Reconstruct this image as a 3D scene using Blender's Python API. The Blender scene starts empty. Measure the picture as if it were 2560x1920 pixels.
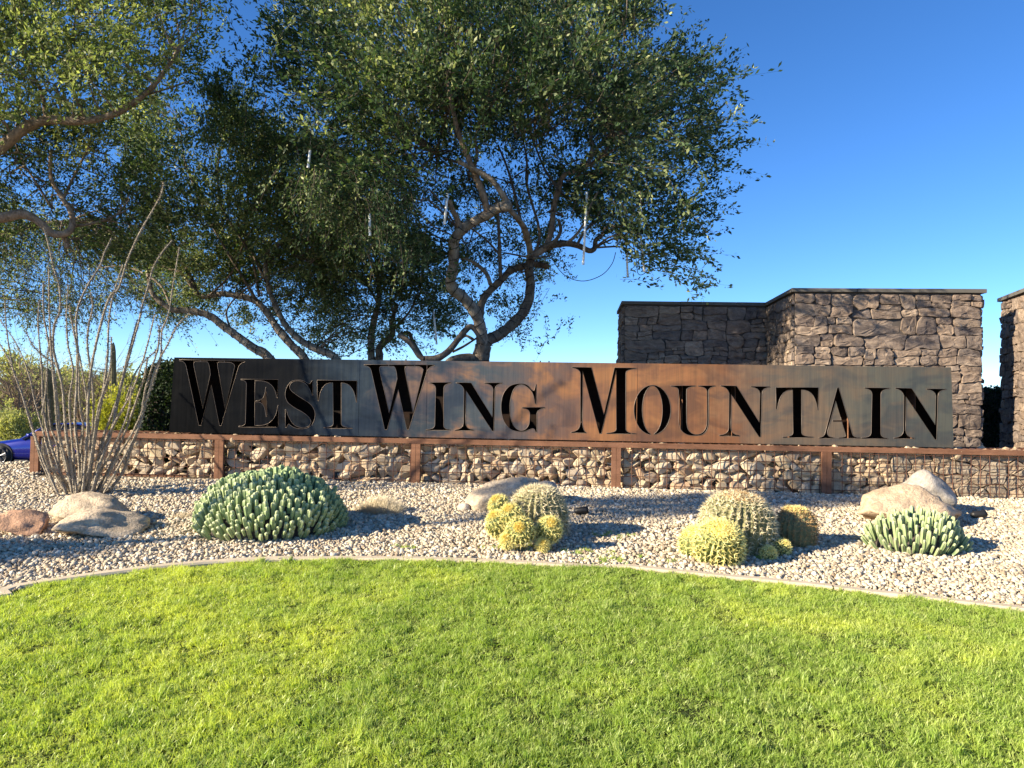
import bpy, bmesh, math, random
import numpy as np
from mathutils import Vector, Matrix, noise as mnoise
random.seed(7); rng = np.random.default_rng(7)
scene = bpy.context.scene
COL = scene.collection
R = math.radians

# ------------------------------------------------------------ camera, world, sun, exposure
F = 1851.0; W0 = 2560.0; H0 = 1920.0; EYE = 1.5
ROLL = 0.0165; HORIZ = 1010.0
pitch = math.atan((HORIZ - 960) / F)
fwd = Vector((0, math.cos(pitch), math.sin(pitch)))
up0 = Vector((0, -math.sin(pitch), math.cos(pitch)))
rgt = Vector((1, 0, 0)) * math.cos(ROLL) + up0 * math.sin(ROLL)
upv = up0 * math.cos(ROLL) - Vector((1, 0, 0)) * math.sin(ROLL)
EYEV = Vector((0, 0, EYE))
cam = bpy.data.cameras.new('camera'); camo = bpy.data.objects.new('camera', cam); COL.objects.link(camo)
M3 = Matrix((rgt, upv, -fwd)).transposed()
camo.matrix_world = Matrix.Translation(EYEV) @ M3.to_4x4()
cam.sensor_width = 36; cam.lens = F / W0 * 36; cam.clip_end = 3000; cam.clip_start = 0.05
scene.camera = camo
SUN_EL = R(23); SUN_AZ = (-0.935, -0.354)          # direction towards the sun, on the ground
world = bpy.data.worlds.new('World'); scene.world = world; world.use_nodes = True
wn = world.node_tree; wn.nodes.clear()
sky = wn.nodes.new('ShaderNodeTexSky'); sky.sky_type = 'NISHITA'; sky.sun_disc = False
sky.sun_elevation = SUN_EL; sky.sun_rotation = math.atan2(SUN_AZ[0], SUN_AZ[1])
sky.altitude = 1500; sky.air_density = 0.8; sky.dust_density = 0.0; sky.ozone_density = 4.0
bgn = wn.nodes.new('ShaderNodeBackground'); bgn.inputs[1].default_value = 0.09
won = wn.nodes.new('ShaderNodeOutputWorld')
hsv = wn.nodes.new('ShaderNodeHueSaturation'); hsv.inputs['Saturation'].default_value = 1.165; hsv.inputs['Hue'].default_value = 0.504
wn.links.new(sky.outputs[0], hsv.inputs['Color']); wn.links.new(hsv.outputs[0], bgn.inputs[0]); wn.links.new(bgn.outputs[0], won.inputs[0])
sl = bpy.data.lights.new('sun', 'SUN'); sl.energy = 5.0; sl.angle = R(0.53); sl.color = (1.0, 0.86, 0.64)
so = bpy.data.objects.new('sun', sl); COL.objects.link(so)
sd = Vector((SUN_AZ[0] * math.cos(SUN_EL), SUN_AZ[1] * math.cos(SUN_EL), math.sin(SUN_EL)))
so.rotation_euler = sd.to_track_quat('Z', 'Y').to_euler(); so.location = (-20, -6, 20)
scene.view_settings.view_transform = 'Standard'; scene.view_settings.look = 'None'
scene.view_settings.exposure = 1.5; scene.view_settings.gamma = 1
scene.view_settings.use_curve_mapping = False
try:
    scene.cycles.max_bounces = 6; scene.cycles.transparent_max_bounces = 4
except Exception: pass

# ------------------------------------------------------------ placing helpers
def ray(px, py):
    return fwd + rgt * ((px - W0 / 2) / F) + upv * ((H0 / 2 - py) / F)
def P(px, py, Y):
    d = ray(px, py); return EYEV + d * (Y / d.y)
TANW = 0.063
def PL(px, py, off=0.0):
    d = ray(px, py); t = (8.4 + off) / (d.y + TANW * d.x); return EYEV + d * t
def sstep(a, b, t):
    t = min(1, max(0, (t - a) / (b - a))); return t * t * (3 - 2 * t)
def gz(x, y):
    z = 0.068 * min(y, 8.6)
    if y > 5.0:
        z += 0.02 * (mnoise.noise(Vector((x * .7, y * .9, 3))) ) * sstep(5.2, 6.2, y) * (1 - sstep(7.8, 8.3, y))
    if y > 9.4: z -= 1.29 * sstep(9.4, 19.0, y)
    if y < 0: z = 0.0
    if 0 < y < 5.2: z += 0.02 * mnoise.noise(Vector((x * .6, y * .6, 9)))
    if x < -6.6: z -= 0.5 * sstep(-6.6, -12, x) * sstep(4, 9, y) * (1 - sstep(9.4, 19, y))
    return z
def G(px, py):
    d = ray(px, py); t = 1.0
    for i in range(900):
        p = EYEV + d * t
        if p.z <= gz(p.x, p.y): break
        t += 0.02 + t * 0.002
    a, b = t - 0.1, t
    for i in range(18):
        m = (a + b) / 2; p = EYEV + d * m
        if p.z <= gz(p.x, p.y): b = m
        else: a = m
    return EYEV + d * b
def D(x, y): return (x * 1.15732, y * 1.15732)      # the 2212 px view -> source px

# ------------------------------------------------------------ object helpers
def tag(o, label=None, cat=None, group=None, kind=None):
    if label: o['label'] = label
    if cat: o['category'] = cat
    if group: o['group'] = group
    if kind: o['kind'] = kind
    return o
def thing(name, loc, label, cat, group=None, rz=0):
    o = bpy.data.objects.new(name, None); COL.objects.link(o); o.location = loc
    o.rotation_euler = (0, 0, rz); o.empty_display_size = .1
    return tag(o, label, cat, group)
def link(name, me, parent=None, mat=None):
    o = bpy.data.objects.new(name, me); COL.objects.link(o)
    if parent is not None: o.parent = parent
    if mat is not None and len(me.materials) == 0: me.materials.append(mat)
    return o
def mesh_np(name, V, Fc, smooth=False):
    """V (n,3); Fc either an int array (m,k) or list of lists"""
    me = bpy.data.meshes.new(name); V = np.asarray(V, dtype=np.float32)
    if isinstance(Fc, np.ndarray):
        m, k = Fc.shape
        me.vertices.add(len(V)); me.vertices.foreach_set('co', V.ravel())
        me.loops.add(m * k); me.loops.foreach_set('vertex_index', Fc.astype(np.int32).ravel())
        me.polygons.add(m); me.polygons.foreach_set('loop_start', np.arange(0, m * k, k, dtype=np.int32))
        me.update(calc_edges=True)
    else:
        me.from_pydata([tuple(v) for v in V], [], Fc); me.update()
    if smooth: me.polygons.foreach_set('use_smooth', [True] * len(me.polygons))
    return me
class MB:
    def __init__(s): s.v = []; s.f = []
    def add(s, vs, fs):
        n = len(s.v); s.v += [tuple(v) for v in vs]; s.f += [[i + n for i in f] for f in fs]
    def box(s, c, sx, sy, sz, ax=None):
        ax = ax or (Vector((1, 0, 0)), Vector((0, 1, 0)), Vector((0, 0, 1)))
        vs = []
        for k in (-1, 1):
            for j in (-1, 1):
                for i in (-1, 1):
                    vs.append(Vector(c) + ax[0] * (i * sx / 2) + ax[1] * (j * sy / 2) + ax[2] * (k * sz / 2))
        s.add(vs, [[0, 2, 3, 1], [4, 5, 7, 6], [0, 1, 5, 4], [2, 6, 7, 3], [0, 4, 6, 2], [1, 3, 7, 5]])
    def tube(s, pts, rads, n=8, cap=True, jit=0.0, fn=None):
        pts = [Vector(p) for p in pts]
        if not hasattr(rads, '__len__'): rads = [rads] * len(pts)
        t0 = (pts[1] - pts[0]).normalized()
        u = t0.orthogonal().normalized(); vs = []; fs = []
        for i, p in enumerate(pts):
            t = (pts[min(i + 1, len(pts) - 1)] - pts[max(i - 1, 0)])
            t = t.normalized() if t.length > 1e-9 else t0
            u = (u - t * u.dot(t)); u = u.normalized() if u.length > 1e-6 else t.orthogonal().normalized()
            w = t.cross(u)
            for k in range(n):
                a = 2 * math.pi * k / n; r = rads[i] * (1 + (random.uniform(-jit, jit) if jit else 0))
                if fn: r *= fn(i, k)
                vs.append(p + u * (math.cos(a) * r) + w * (math.sin(a) * r))
        for i in range(len(pts) - 1):
            for k in range(n):
                a = i * n + k; b = i * n + (k + 1) % n
                fs.append([a, b, b + n, a + n])
        if cap:
            fs.append(list(range(n))[::-1]); fs.append([(len(pts) - 1) * n + k for k in range(n)])
        s.add(vs, fs)
    def build(s, name, mat, parent=None, smooth=False, off=None):
        V = np.array(s.v, dtype=np.float32)
        if off is not None: V = V - np.array(off, dtype=np.float32)
        me = mesh_np(name, V, s.f, smooth)
        return link(name, me, parent, mat)
def crom(pts, rads, sub=4):
    P_ = [Vector(p) for p in pts]; out = []; ro = []
    for i in range(len(P_) - 1):
        p0 = P_[max(i - 1, 0)]; p1 = P_[i]; p2 = P_[i + 1]; p3 = P_[min(i + 2, len(P_) - 1)]
        for k in range(sub):
            t = k / sub
            out.append(0.5 * ((2 * p1) + (p2 - p0) * t + (2 * p0 - 5 * p1 + 4 * p2 - p3) * t * t + (3 * p1 - p0 - 3 * p2 + p3) * t ** 3))
            ro.append(rads[i] * (1 - t) + rads[i + 1] * t)
    out.append(P_[-1]); ro.append(rads[-1])
    return out, ro

# ------------------------------------------------------------ materials
class NT:
    def __init__(s, name):
        s.m = bpy.data.materials.new(name); s.m.use_nodes = True; s.t = s.m.node_tree
        s.b = s.t.nodes['Principled BSDF']; s.out = s.t.nodes['Material Output']
    def n(s, typ, ins=None, **kw):
        nd = s.t.nodes.new(typ)
        for k, v in kw.items(): setattr(nd, k, v)
        for k, v in (ins or {}).items():
            sk = nd.inputs[k]
            if isinstance(v, bpy.types.NodeSocket): s.t.links.new(v, sk)
            else: sk.default_value = v
        return nd
    def coord(s, w='Object'): return s.n('ShaderNodeTexCoord').outputs[w]
    def noise(s, vec, sc, det=4, rough=.55, dist=0):
        return s.n('ShaderNodeTexNoise', {'Vector': vec, 'Scale': sc, 'Detail': det, 'Roughness': rough, 'Distortion': dist}).outputs[0]
    def ramp(s, fac, stops, interp='LINEAR'):
        nd = s.n('ShaderNodeValToRGB', {'Fac': fac}); cr = nd.color_ramp; cr.interpolation = interp
        while len(cr.elements) < len(stops): cr.elements.new(.5)
        for e, (p, c) in zip(cr.elements, stops):
            e.position = p; e.color = (c[0], c[1], c[2], 1) if hasattr(c, '__len__') else (c, c, c, 1)
        return nd.outputs[0]
    def mix(s, f, a, b, mode='MIX'):
        nd = s.n('ShaderNodeMix', data_type='RGBA', blend_type=mode)
        for i, v in ((0, f), (6, a), (7, b)):
            if isinstance(v, bpy.types.NodeSocket): s.t.links.new(v, nd.inputs[i])
            else:
                nd.inputs[i].default_value = v if i == 0 else (v[0], v[1], v[2], 1)
        return nd.outputs[2]
    def math(s, op, a, b=0.0):
        nd = s.n('ShaderNodeMath', operation=op)
        for i, v in ((0, a), (1, b)):
            if isinstance(v, bpy.types.NodeSocket): s.t.links.new(v, nd.inputs[i])
            else: nd.inputs[i].default_value = v
        return nd.outputs[0]
    def mapping(s, vec, sc=(1, 1, 1), loc=(0, 0, 0)):
        return s.n('ShaderNodeMapping', {'Vector': vec, 'Scale': sc, 'Location': loc}).outputs[0]
    def rnd(s): return s.n('ShaderNodeObjectInfo').outputs['Random']
    def set(s, **kw):
        al = dict(color='Base Color', rough='Roughness', metal='Metallic', spec='Specular IOR Level', normal='Normal', coat='Coat Weight')
        for k, v in kw.items():
            sk = s.b.inputs[al.get(k, k)]
            if isinstance(v, bpy.types.NodeSocket): s.t.links.new(v, sk)
            elif k == 'color': sk.default_value = (v[0], v[1], v[2], 1)
            else: sk.default_value = v
        return s
    def bump(s, h, st=.5, d=.01):
        s.t.links.new(s.n('ShaderNodeBump', {'Height': h, 'Strength': st, 'Distance': d}).outputs[0], s.b.inputs['Normal'])
        return s
    def transl(s, col, f=.35):
        tr = s.n('ShaderNodeBsdfTranslucent', {'Color': col if isinstance(col, bpy.types.NodeSocket) else (*col, 1)})
        mx = s.n('ShaderNodeMixShader', {0: f, 1: s.b.outputs[0], 2: tr.outputs[0]})
        s.t.links.new(mx.outputs[0], s.out.inputs[0]); return s

def rock_mat(name, cols, sc=14, bump=.6, bd=.012, spec=.25, rust=None):
    n = NT(name); g = n.coord('Object'); r = n.rnd()
    nrm = n.n('ShaderNodeVectorMath', {0: g, 1: n.n('ShaderNodeCombineXYZ', {0: n.math('MULTIPLY', r, 40.0), 1: n.math('MULTIPLY', r, 17.0)}).outputs[0]}, operation='ADD').outputs[0]
    a = n.noise(nrm, sc, 6, .65)
    base = n.ramp(r, [(i / (len(cols) - 1), c) for i, c in enumerate(cols)])
    dark = n.mix(n.ramp(a, [(.3, .0), (.7, 1.)]), n.mix(1.0, base, (.55, .52, .5), 'MULTIPLY'), n.mix(1.0, base, (1.18, 1.12, 1.05), 'MULTIPLY'))
    fine = n.noise(nrm, sc * 7, 4, .7)
    c = n.mix(n.math('MULTIPLY', n.ramp(fine, [(.45, 0.), (.62, 1.)]), .45), dark, n.mix(1.0, dark, (.55, .5, .45), 'MULTIPLY'))
    if rust:
        c = n.mix(n.ramp(n.noise(nrm, sc * .35, 3, .6), [(.5, 0.), (.66, .8)]), c, rust)
    n.set(color=c, rough=.9, spec=spec)
    h = n.math('ADD', n.math('MULTIPLY', a, 1.0), n.math('MULTIPLY', fine, .35))
    n.bump(h, bump, bd); return n.m

def strata_mat(name, cols):
    n = NT(name); g = n.coord('Object'); r = n.rnd()
    off = n.n('ShaderNodeCombineXYZ', {0: n.math('MULTIPLY', r, 40.0), 2: n.math('MULTIPLY', r, 17.0)}).outputs[0]
    v = n.n('ShaderNodeVectorMath', {0: g, 1: off}, operation='ADD').outputs[0]
    a = n.noise(n.mapping(v, (1, 1, 2.4)), 6, 6, .62, .6)
    b = n.noise(v, 34, 5, .7)
    base = n.ramp(r, [(i / (len(cols) - 1), c) for i, c in enumerate(cols)])
    c = n.mix(n.ramp(a, [(.32, 0.), (.68, 1.)]), n.mix(1.0, base, (.42, .38, .38), 'MULTIPLY'), n.mix(1.0, base, (1.25, 1.2, 1.15), 'MULTIPLY'))
    c = n.mix(n.ramp(n.noise(v, 3.3, 3, .5), [(.5, 0.), (.64, .55)]), c, (.24, .18, .135))
    c = n.mix(n.ramp(b, [(.5, 0.), (.7, .5)]), c, n.mix(1.0, c, (.5, .48, .46), 'MULTIPLY'))
    n.set(color=c, rough=.85, spec=.3)
    n.bump(n.math('ADD', a, n.math('MULTIPLY', b, .3)), .7, .022); return n.m

def leaf_mat(name, c0, c1, c2, tf=.35, rough=.5):
    n = NT(name)
    at = n.n('ShaderNodeAttribute', attribute_name='tint').outputs['Fac']
    c = n.ramp(at, [(0, c0), (.55, c1), (1, c2)])
    n.set(color=c, rough=rough, spec=.18)
    n.transl(n.mix(1.0, c, (1.5, 1.6, .8), 'MULTIPLY'), tf); return n.m

def bark_mat(name, c0, c1, sc=9, zs=.35):
    n = NT(name); g = n.coord('Object')
    a = n.noise(g, sc, 5, .6); b = n.noise(n.mapping(g, (1, 1, zs)), sc * 5, 4, .65)
    c = n.ramp(n.math('ADD', n.math('MULTIPLY', a, .6), n.math('MULTIPLY', b, .4)), [(.36, c0), (.62, c1)])
    n.set(color=c, rough=.85, spec=.2); n.bump(n.math('ADD', a, b), .8, .02); return n.m

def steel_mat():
    n = NT('patina_reflection_steel'); g = n.coord('Object')
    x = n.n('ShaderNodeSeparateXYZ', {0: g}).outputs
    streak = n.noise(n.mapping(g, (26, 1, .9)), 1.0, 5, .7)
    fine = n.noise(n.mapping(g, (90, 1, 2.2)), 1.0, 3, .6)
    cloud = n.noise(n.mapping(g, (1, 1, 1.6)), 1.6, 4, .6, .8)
    # where along the 8.9 m sign, wandering with the clouds: patina, with the dark reflection at left painted in
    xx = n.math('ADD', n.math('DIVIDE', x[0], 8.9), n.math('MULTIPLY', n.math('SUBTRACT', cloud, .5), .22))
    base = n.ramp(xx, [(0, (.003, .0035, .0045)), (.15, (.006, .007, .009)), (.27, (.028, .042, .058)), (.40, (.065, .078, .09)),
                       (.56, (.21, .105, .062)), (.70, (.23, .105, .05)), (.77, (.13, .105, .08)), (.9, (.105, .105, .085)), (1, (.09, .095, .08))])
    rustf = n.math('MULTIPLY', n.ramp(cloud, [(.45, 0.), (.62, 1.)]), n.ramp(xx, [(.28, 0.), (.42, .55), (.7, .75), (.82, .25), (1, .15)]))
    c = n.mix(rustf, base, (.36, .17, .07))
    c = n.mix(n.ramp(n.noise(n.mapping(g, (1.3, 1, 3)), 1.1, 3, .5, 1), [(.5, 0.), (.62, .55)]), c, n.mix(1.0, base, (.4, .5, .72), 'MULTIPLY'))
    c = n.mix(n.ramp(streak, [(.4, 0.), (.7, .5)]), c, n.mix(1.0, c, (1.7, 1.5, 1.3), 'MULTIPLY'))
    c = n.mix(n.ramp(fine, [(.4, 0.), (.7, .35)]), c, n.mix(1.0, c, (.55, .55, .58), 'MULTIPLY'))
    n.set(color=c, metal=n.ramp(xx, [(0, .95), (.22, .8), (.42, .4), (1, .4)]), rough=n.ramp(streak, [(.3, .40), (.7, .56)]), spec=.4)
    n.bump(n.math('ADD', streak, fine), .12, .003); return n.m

def rust_mat(name, c0, c1, dark=.5):
    n = NT(name); g = n.coord('Object')
    a = n.noise(g, 5, 6, .65); b = n.noise(n.mapping(g, (4, 4, 40)), 1, 4, .6); f = n.noise(g, 160, 3, .6)
    c = n.ramp(n.math('ADD', n.math('MULTIPLY', a, .6), n.math('MULTIPLY', b, .4)), [(.35, c0), (.65, c1)])
    c = n.mix(n.ramp(f, [(.5, 0.), (.7, dark)]), c, n.mix(1.0, c, (.5, .45, .4), 'MULTIPLY'))
    n.set(color=c, rough=.8, spec=.25, metal=.1); n.bump(n.math('ADD', a, n.math('MULTIPLY', f, .5)), .3, .003); return n.m

def plain(name, col, rough=.6, metal=0, spec=.4, var=.15, sc=20, coat=0):
    n = NT(name); a = n.noise(n.coord('Object'), sc, 4, .6)
    n.set(color=n.mix(a, [c * (1 - var) for c in col], [c * (1 + var) for c in col]), rough=rough, metal=metal, spec=spec, coat=coat)
    return n.m

M = {}
M['steel'] = steel_mat()
M['steel_edge'] = plain('cut_steel_edge', (.16, .13, .11), .45, .6, var=.4)
M['inner'] = rust_mat('box_interior_shaded_rust', (.004, .003, .0022), (.028, .011, .005))  # rust darkened almost to black, the box's inner shade put into the colour
M['rust'] = rust_mat('rusty_steel', (.13, .062, .036), (.27, .135, .08))
M['wire'] = rust_mat('rusty_wire', (.08, .036, .024), (.15, .07, .045))
M['gabrock'] = rock_mat('gabion_rock', [(.52, .43, .30), (.64, .55, .40), (.56, .44, .30), (.55, .49, .40), (.68, .58, .43), (.52, .38, .26), (.62, .55, .44)], 16, .5, .008)
M['gabdark'] = rock_mat('gabion_flat_stone', [(.32, .26, .19), (.42, .34, .25), (.3, .27, .22), (.38, .28, .19), (.34, .31, .26)], 14, .7, .012)
M['wallstone'] = strata_mat('wall_stone', [(.15, .12, .10), (.25, .20, .16), (.16, .135, .12), (.35, .28, .215), (.19, .15, .125), (.29, .225, .17), (.12, .10, .092), (.22, .185, .16)])
M['mortar'] = plain('dark_joint', (.075, .062, .055), .95, var=.3)
M['cap'] = plain('wall_cap_concrete', (.11, .10, .085), .85, var=.25, sc=6)
M['tan'] = rock_mat('tan_boulder', [(.56, .48, .37), (.60, .52, .41)], 7, 1.0, .04)
M['redrock'] = rock_mat('red_boulder', [(.46, .27, .18), (.5, .32, .22)], 7, .9, .03)
M['orangerock'] = rock_mat('orange_boulder', [(.58, .46, .33), (.60, .49, .37)], 6, 1.0, .04, rust=(.47, .29, .17))
M['greyrock'] = rock_mat('grey_boulder', [(.42, .40, .37), (.56, .52, .47)], 8, .9, .02)
M['kerb'] = plain('kerb_concrete', (.50, .42, .31), .9, var=.18, sc=9)
M['bark'] = bark_mat('tree_bark', (.10, .075, .055), (.36, .31, .25))
M['bark_dark'] = bark_mat('dark_tree_bark', (.06, .045, .035), (.2, .16, .12))
M['bark_brown'] = bark_mat('brown_tree_bark', (.11, .078, .055), (.33, .25, .185))
M['leaf1'] = leaf_mat('leaves_main', (.018, .042, .020), (.066, .108, .045), (.42, .45, .21), .30)  # tree leaf ramps put shaded and sunlit tones into the colour
M['leaf2'] = leaf_mat('leaves_back', (.024, .052, .022), (.088, .132, .05), (.42, .45, .19), .34)
M['leaf4'] = leaf_mat('leaves_near', (.05, .09, .03), (.18, .22, .085), (.48, .50, .22), .42)
M['leafbg'] = leaf_mat('leaves_desert', (.16, .18, .07), (.34, .34, .14), (.52, .48, .22), .4)
M['leafyel'] = leaf_mat('leaves_yellow', (.16, .17, .03), (.34, .34, .05), (.5, .46, .07), .35)
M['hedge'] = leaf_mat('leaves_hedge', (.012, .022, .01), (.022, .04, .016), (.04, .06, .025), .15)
M['ocot'] = bark_mat('ocotillo_cane', (.10, .085, .07), (.62, .54, .42), 75, 1)
M['thorn'] = plain('pale_thorn', (.5, .42, .32), .7)
M['tubew'] = plain('white_plastic_tube', (.86, .88, .88), .3, var=.05)
M['black'] = plain('black_rubber_cable', (.012, .012, .013), .5)
M['bluepaint'] = plain('blue_car_paint', (.004, .008, .2), .25, .25, var=.03, coat=1)
M['glass'] = plain('dark_car_glass', (.01, .012, .016), .08, spec=.8, var=.05)
M['rim'] = plain('car_wheel_rim', (.12, .12, .13), .35, .8)
M['asphalt'] = plain('road_asphalt', (.055, .053, .05), .9, var=.2, sc=30)
M['white'] = plain('white_road_paint', (.6, .6, .57), .8)
M['spine_y'] = plain('golden_spines', (.86, .76, .30), .5, var=.25, sc=8)
M['spine_g'] = plain('straw_spines', (.66, .58, .38), .5, var=.3, sc=8)
M['spine_b'] = plain('brown_spines', (.42, .27, .12), .55, var=.35, sc=14)
M['wool'] = plain('golden_crown_wool', (.78, .6, .14), .9, var=.4, sc=30)
M['drygrass'] = plain('dry_straw', (.60, .52, .37), .8, var=.2)

# ------------------------------------------------------------ generic shapes
def ico(sub):
    bm = bmesh.new(); bmesh.ops.create_icosphere(bm, subdivisions=sub, radius=1)
    bm.verts.ensure_lookup_table()
    V = np.array([v.co[:] for v in bm.verts]); Fc = np.array([[v.index for v in f.verts] for f in bm.faces]); bm.free()
    return V, Fc
ICO = {k: ico(k) for k in (1, 2, 3, 4, 5)}
def rock_mesh(name, sub=2, planes=9, lo=.62, hi=.95, rough=.06, scale=(1, 1, 1), seed=0, smooth=False, fine=0):
    g = np.random.default_rng(seed); V, Fc = ICO[sub]; V = V.copy()
    for i in range(planes):
        nn = g.normal(size=3); nn /= np.linalg.norm(nn); d = g.uniform(lo, hi)
        pr = V @ nn; ex = np.maximum(pr - d, 0); V = V - np.outer(ex, nn) * .96
    off = g.uniform(0, 50, 3)
    out = []
    for v in V:
        k = 1 + rough * mnoise.noise(Vector(v * 2.2 + off)) * 2
        if fine: k += fine * mnoise.noise(Vector(v * 7 + off)) + fine * .5 * mnoise.noise(Vector(v * 17 + off))
        out.append(v * k)
    V = np.array(out) * np.array(scale)
    return mesh_np(name, V, Fc, smooth)

def hull_rock(name, seed, npts=15, squash=(1, 1, 1)):
    g = np.random.default_rng(seed); bm = bmesh.new()
    for i in range(npts):
        v = g.normal(size=3); v /= np.linalg.norm(v); v *= g.uniform(.82, 1.08); bm.verts.new(v * np.array(squash))
    r = bmesh.ops.convex_hull(bm, input=bm.verts)
    bmesh.ops.delete(bm, geom=[e for e in r['geom_interior'] if isinstance(e, bmesh.types.BMVert)], context='VERTS')
    bmesh.ops.bevel(bm, geom=bm.edges[:], offset=.05, segments=1, affect='EDGES')
    bmesh.ops.triangulate(bm, faces=bm.faces[:]); me = bpy.data.meshes.new(name); bm.to_mesh(me); bm.free(); return me
def voronoi(w, h, sx, sz, jit=.42, seed=0, merge=0.0):
    """irregular laid stones on a w x h face: clipped Voronoi cells, stretched sideways"""
    g = np.random.default_rng(seed); rows = max(2, int(round(h / sz))); sites = []
    for j in range(rows):
        c = max(2, int(round(w / sx * g.uniform(.75, 1.3))))
        for i in range(c):
            sites.append(((i + .5 + (.5 if j % 2 else 0) * .6 + g.uniform(-jit, jit)) * w / c, (j + .5 + g.uniform(-jit, jit) * .75) * h / rows))
    k = sx / sz; k = k ** .9
    S = np.array([(x / k, z) for x, z in sites]); cells = []
    for i, s in enumerate(S):
        poly = [(0, 0), (w / k, 0), (w / k, h), (0, h)]
        dist = ((S - s) ** 2).sum(1); order = np.argsort(dist)[1:22]
        for j in order:
            o = S[j]; nx, ny = o - s; mx, my = (o + s) / 2
            q = []
            for a in range(len(poly)):
                A = poly[a]; B = poly[(a + 1) % len(poly)]
                da = (A[0] - mx) * nx + (A[1] - my) * ny; db = (B[0] - mx) * nx + (B[1] - my) * ny
                if da <= 0: q.append(A)
                if (da < 0) != (db < 0):
                    t = da / (da - db); q.append((A[0] + (B[0] - A[0]) * t, A[1] + (B[1] - A[1]) * t))
            poly = q
            if len(poly) < 3: break
        if len(poly) >= 3: cells.append([(x * k, z) for x, z in poly])
    return cells
def ashlar(w, h, amin, amax, seed=0):
    """irregular squared rubble: a face split again and again into blocks of mixed size, its joints bent by noise"""
    g = np.random.default_rng(seed); out = []; st = [(0, 0, w, h)]
    while st:
        x0, z0, x1, z1 = st.pop(); W_, H_ = x1 - x0, z1 - z0; A = W_ * H_
        lim = amin + (amax - amin) * g.random() ** 1.6
        if A < lim and W_ / H_ < 4.2 and H_ / W_ < 1.15: out.append((x0, z0, x1, z1)); continue
        f = g.uniform(.34, .66)
        if W_ > H_ * g.uniform(1.7, 2.9): c = x0 + W_ * f; st += [(x0, z0, c, z1), (c, z0, x1, z1)]
        else: c = z0 + H_ * f; st += [(x0, z0, x1, c), (x0, c, x1, z1)]
    polys = []; sd = seed * 3.1
    for x0, z0, x1, z1 in out:
        ch = g.uniform(.0, .42, 4) ** 1.3; W_, H_ = x1 - x0, z1 - z0; m = min(W_, H_)
        p = [(x0 + ch[0] * m, z0), (x1 - ch[1] * m, z0), (x1, z0 + ch[1] * m), (x1, z1 - ch[2] * m), (x1 - ch[2] * m, z1), (x0 + ch[3] * m, z1), (x0, z1 - ch[3] * m), (x0, z0 + ch[0] * m)]
        q = []
        for x, z in resample(p, .07):
            dx = .05 * mnoise.noise(Vector((x * 3.2, z * 3.2, sd))) + .012 * mnoise.noise(Vector((x * 9, z * 9, sd)))
            dz = .05 * mnoise.noise(Vector((x * 2.6, z * 3.2, sd + 7))) + .02 * mnoise.noise(Vector((x * 9, z * 9, sd + 5)))
            ex = min(x, w - x) / .1; ez = min(z, h - z) / .1
            q.append((x + dx * min(1, max(ex, 0)), z + dz * min(1, max(ez, 0))))
        polys.append(q)
    return polys
def inset_poly(p, d):
    n = len(p); out = []
    cx = sum(a[0] for a in p) / n; cz = sum(a[1] for a in p) / n
    for x, z in p:
        dx, dz = cx - x, cz - z; L = math.hypot(dx, dz) + 1e-9; m = min(d * 1.3, L * .45)
        out.append((x + dx / L * m, z + dz / L * m))
    return out
def resample(p, step):
    out = []
    for i in range(len(p)):
        a, b = p[i], p[(i + 1) % len(p)]; L = math.hypot(b[0] - a[0], b[1] - a[1])
        if L < step * .2: continue
        k = max(1, int(round(L / step)))
        for j in range(k): out.append((a[0] + (b[0] - a[0]) * j / k, a[1] + (b[1] - a[1]) * j / k))
    return out
def laid_stone(poly, depth, origin, ux, un, g, gap=.012, relief=.05, step=.08):
    """one stone: outline on the face (ux along, z up), un = outward normal"""
    p = resample(inset_poly(poly, gap), step)
    if len(p) < 4: return None
    cx = sum(a[0] for a in p) / len(p); cz = sum(a[1] for a in p) / len(p)
    base = g.uniform(0, .022); tx, tz = g.uniform(-.09, .09, 2); sd = g.uniform(0, 99)
    rings = [(1.0, -depth), (1.0, relief * .5), (.965, relief * .9), (.72, relief), (.38, relief * 1.0)]
    vs = []; n = len(p)
    for ri, (k, d) in enumerate(rings):
        for (x, z) in p:
            jx = jz = 0
            if ri: jx, jz = g.uniform(-.006, .006, 2)
            X = cx + (x - cx) * k + jx; Z = cz + (z - cz) * k + jz
            dd = d
            if ri:
                dd += base + (X - cx) * tx + (Z - cz) * tz + .014 * mnoise.noise(Vector((X * 9 + sd, Z * 16, sd))) + .005 * g.uniform(-1, 1)
            vs.append(origin + ux * X + Vector((0, 0, Z)) + un * dd)
    fs = []
    for r in range(len(rings) - 1):
        for i in range(n):
            a = r * n + i; b = r * n + (i + 1) % n; fs.append([a, b, b + n, a + n])
    vs.append(origin + ux * cx + Vector((0, 0, cz)) + un * (relief * 1.15 + base)); c = len(vs) - 1
    for i in range(n): fs.append([(len(rings) - 1) * n + i, (len(rings) - 1) * n + (i + 1) % n, c])
    return vs, fs

def put_stone(vs, fs, name, mat, parent, base):
    c = sum(vs, Vector()) / len(vs)
    V = np.array([(v - c)[:] for v in vs]); me = mesh_np(name, V, fs)
    o = link(name, me, parent, mat); o.location = c - base; return o

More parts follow.
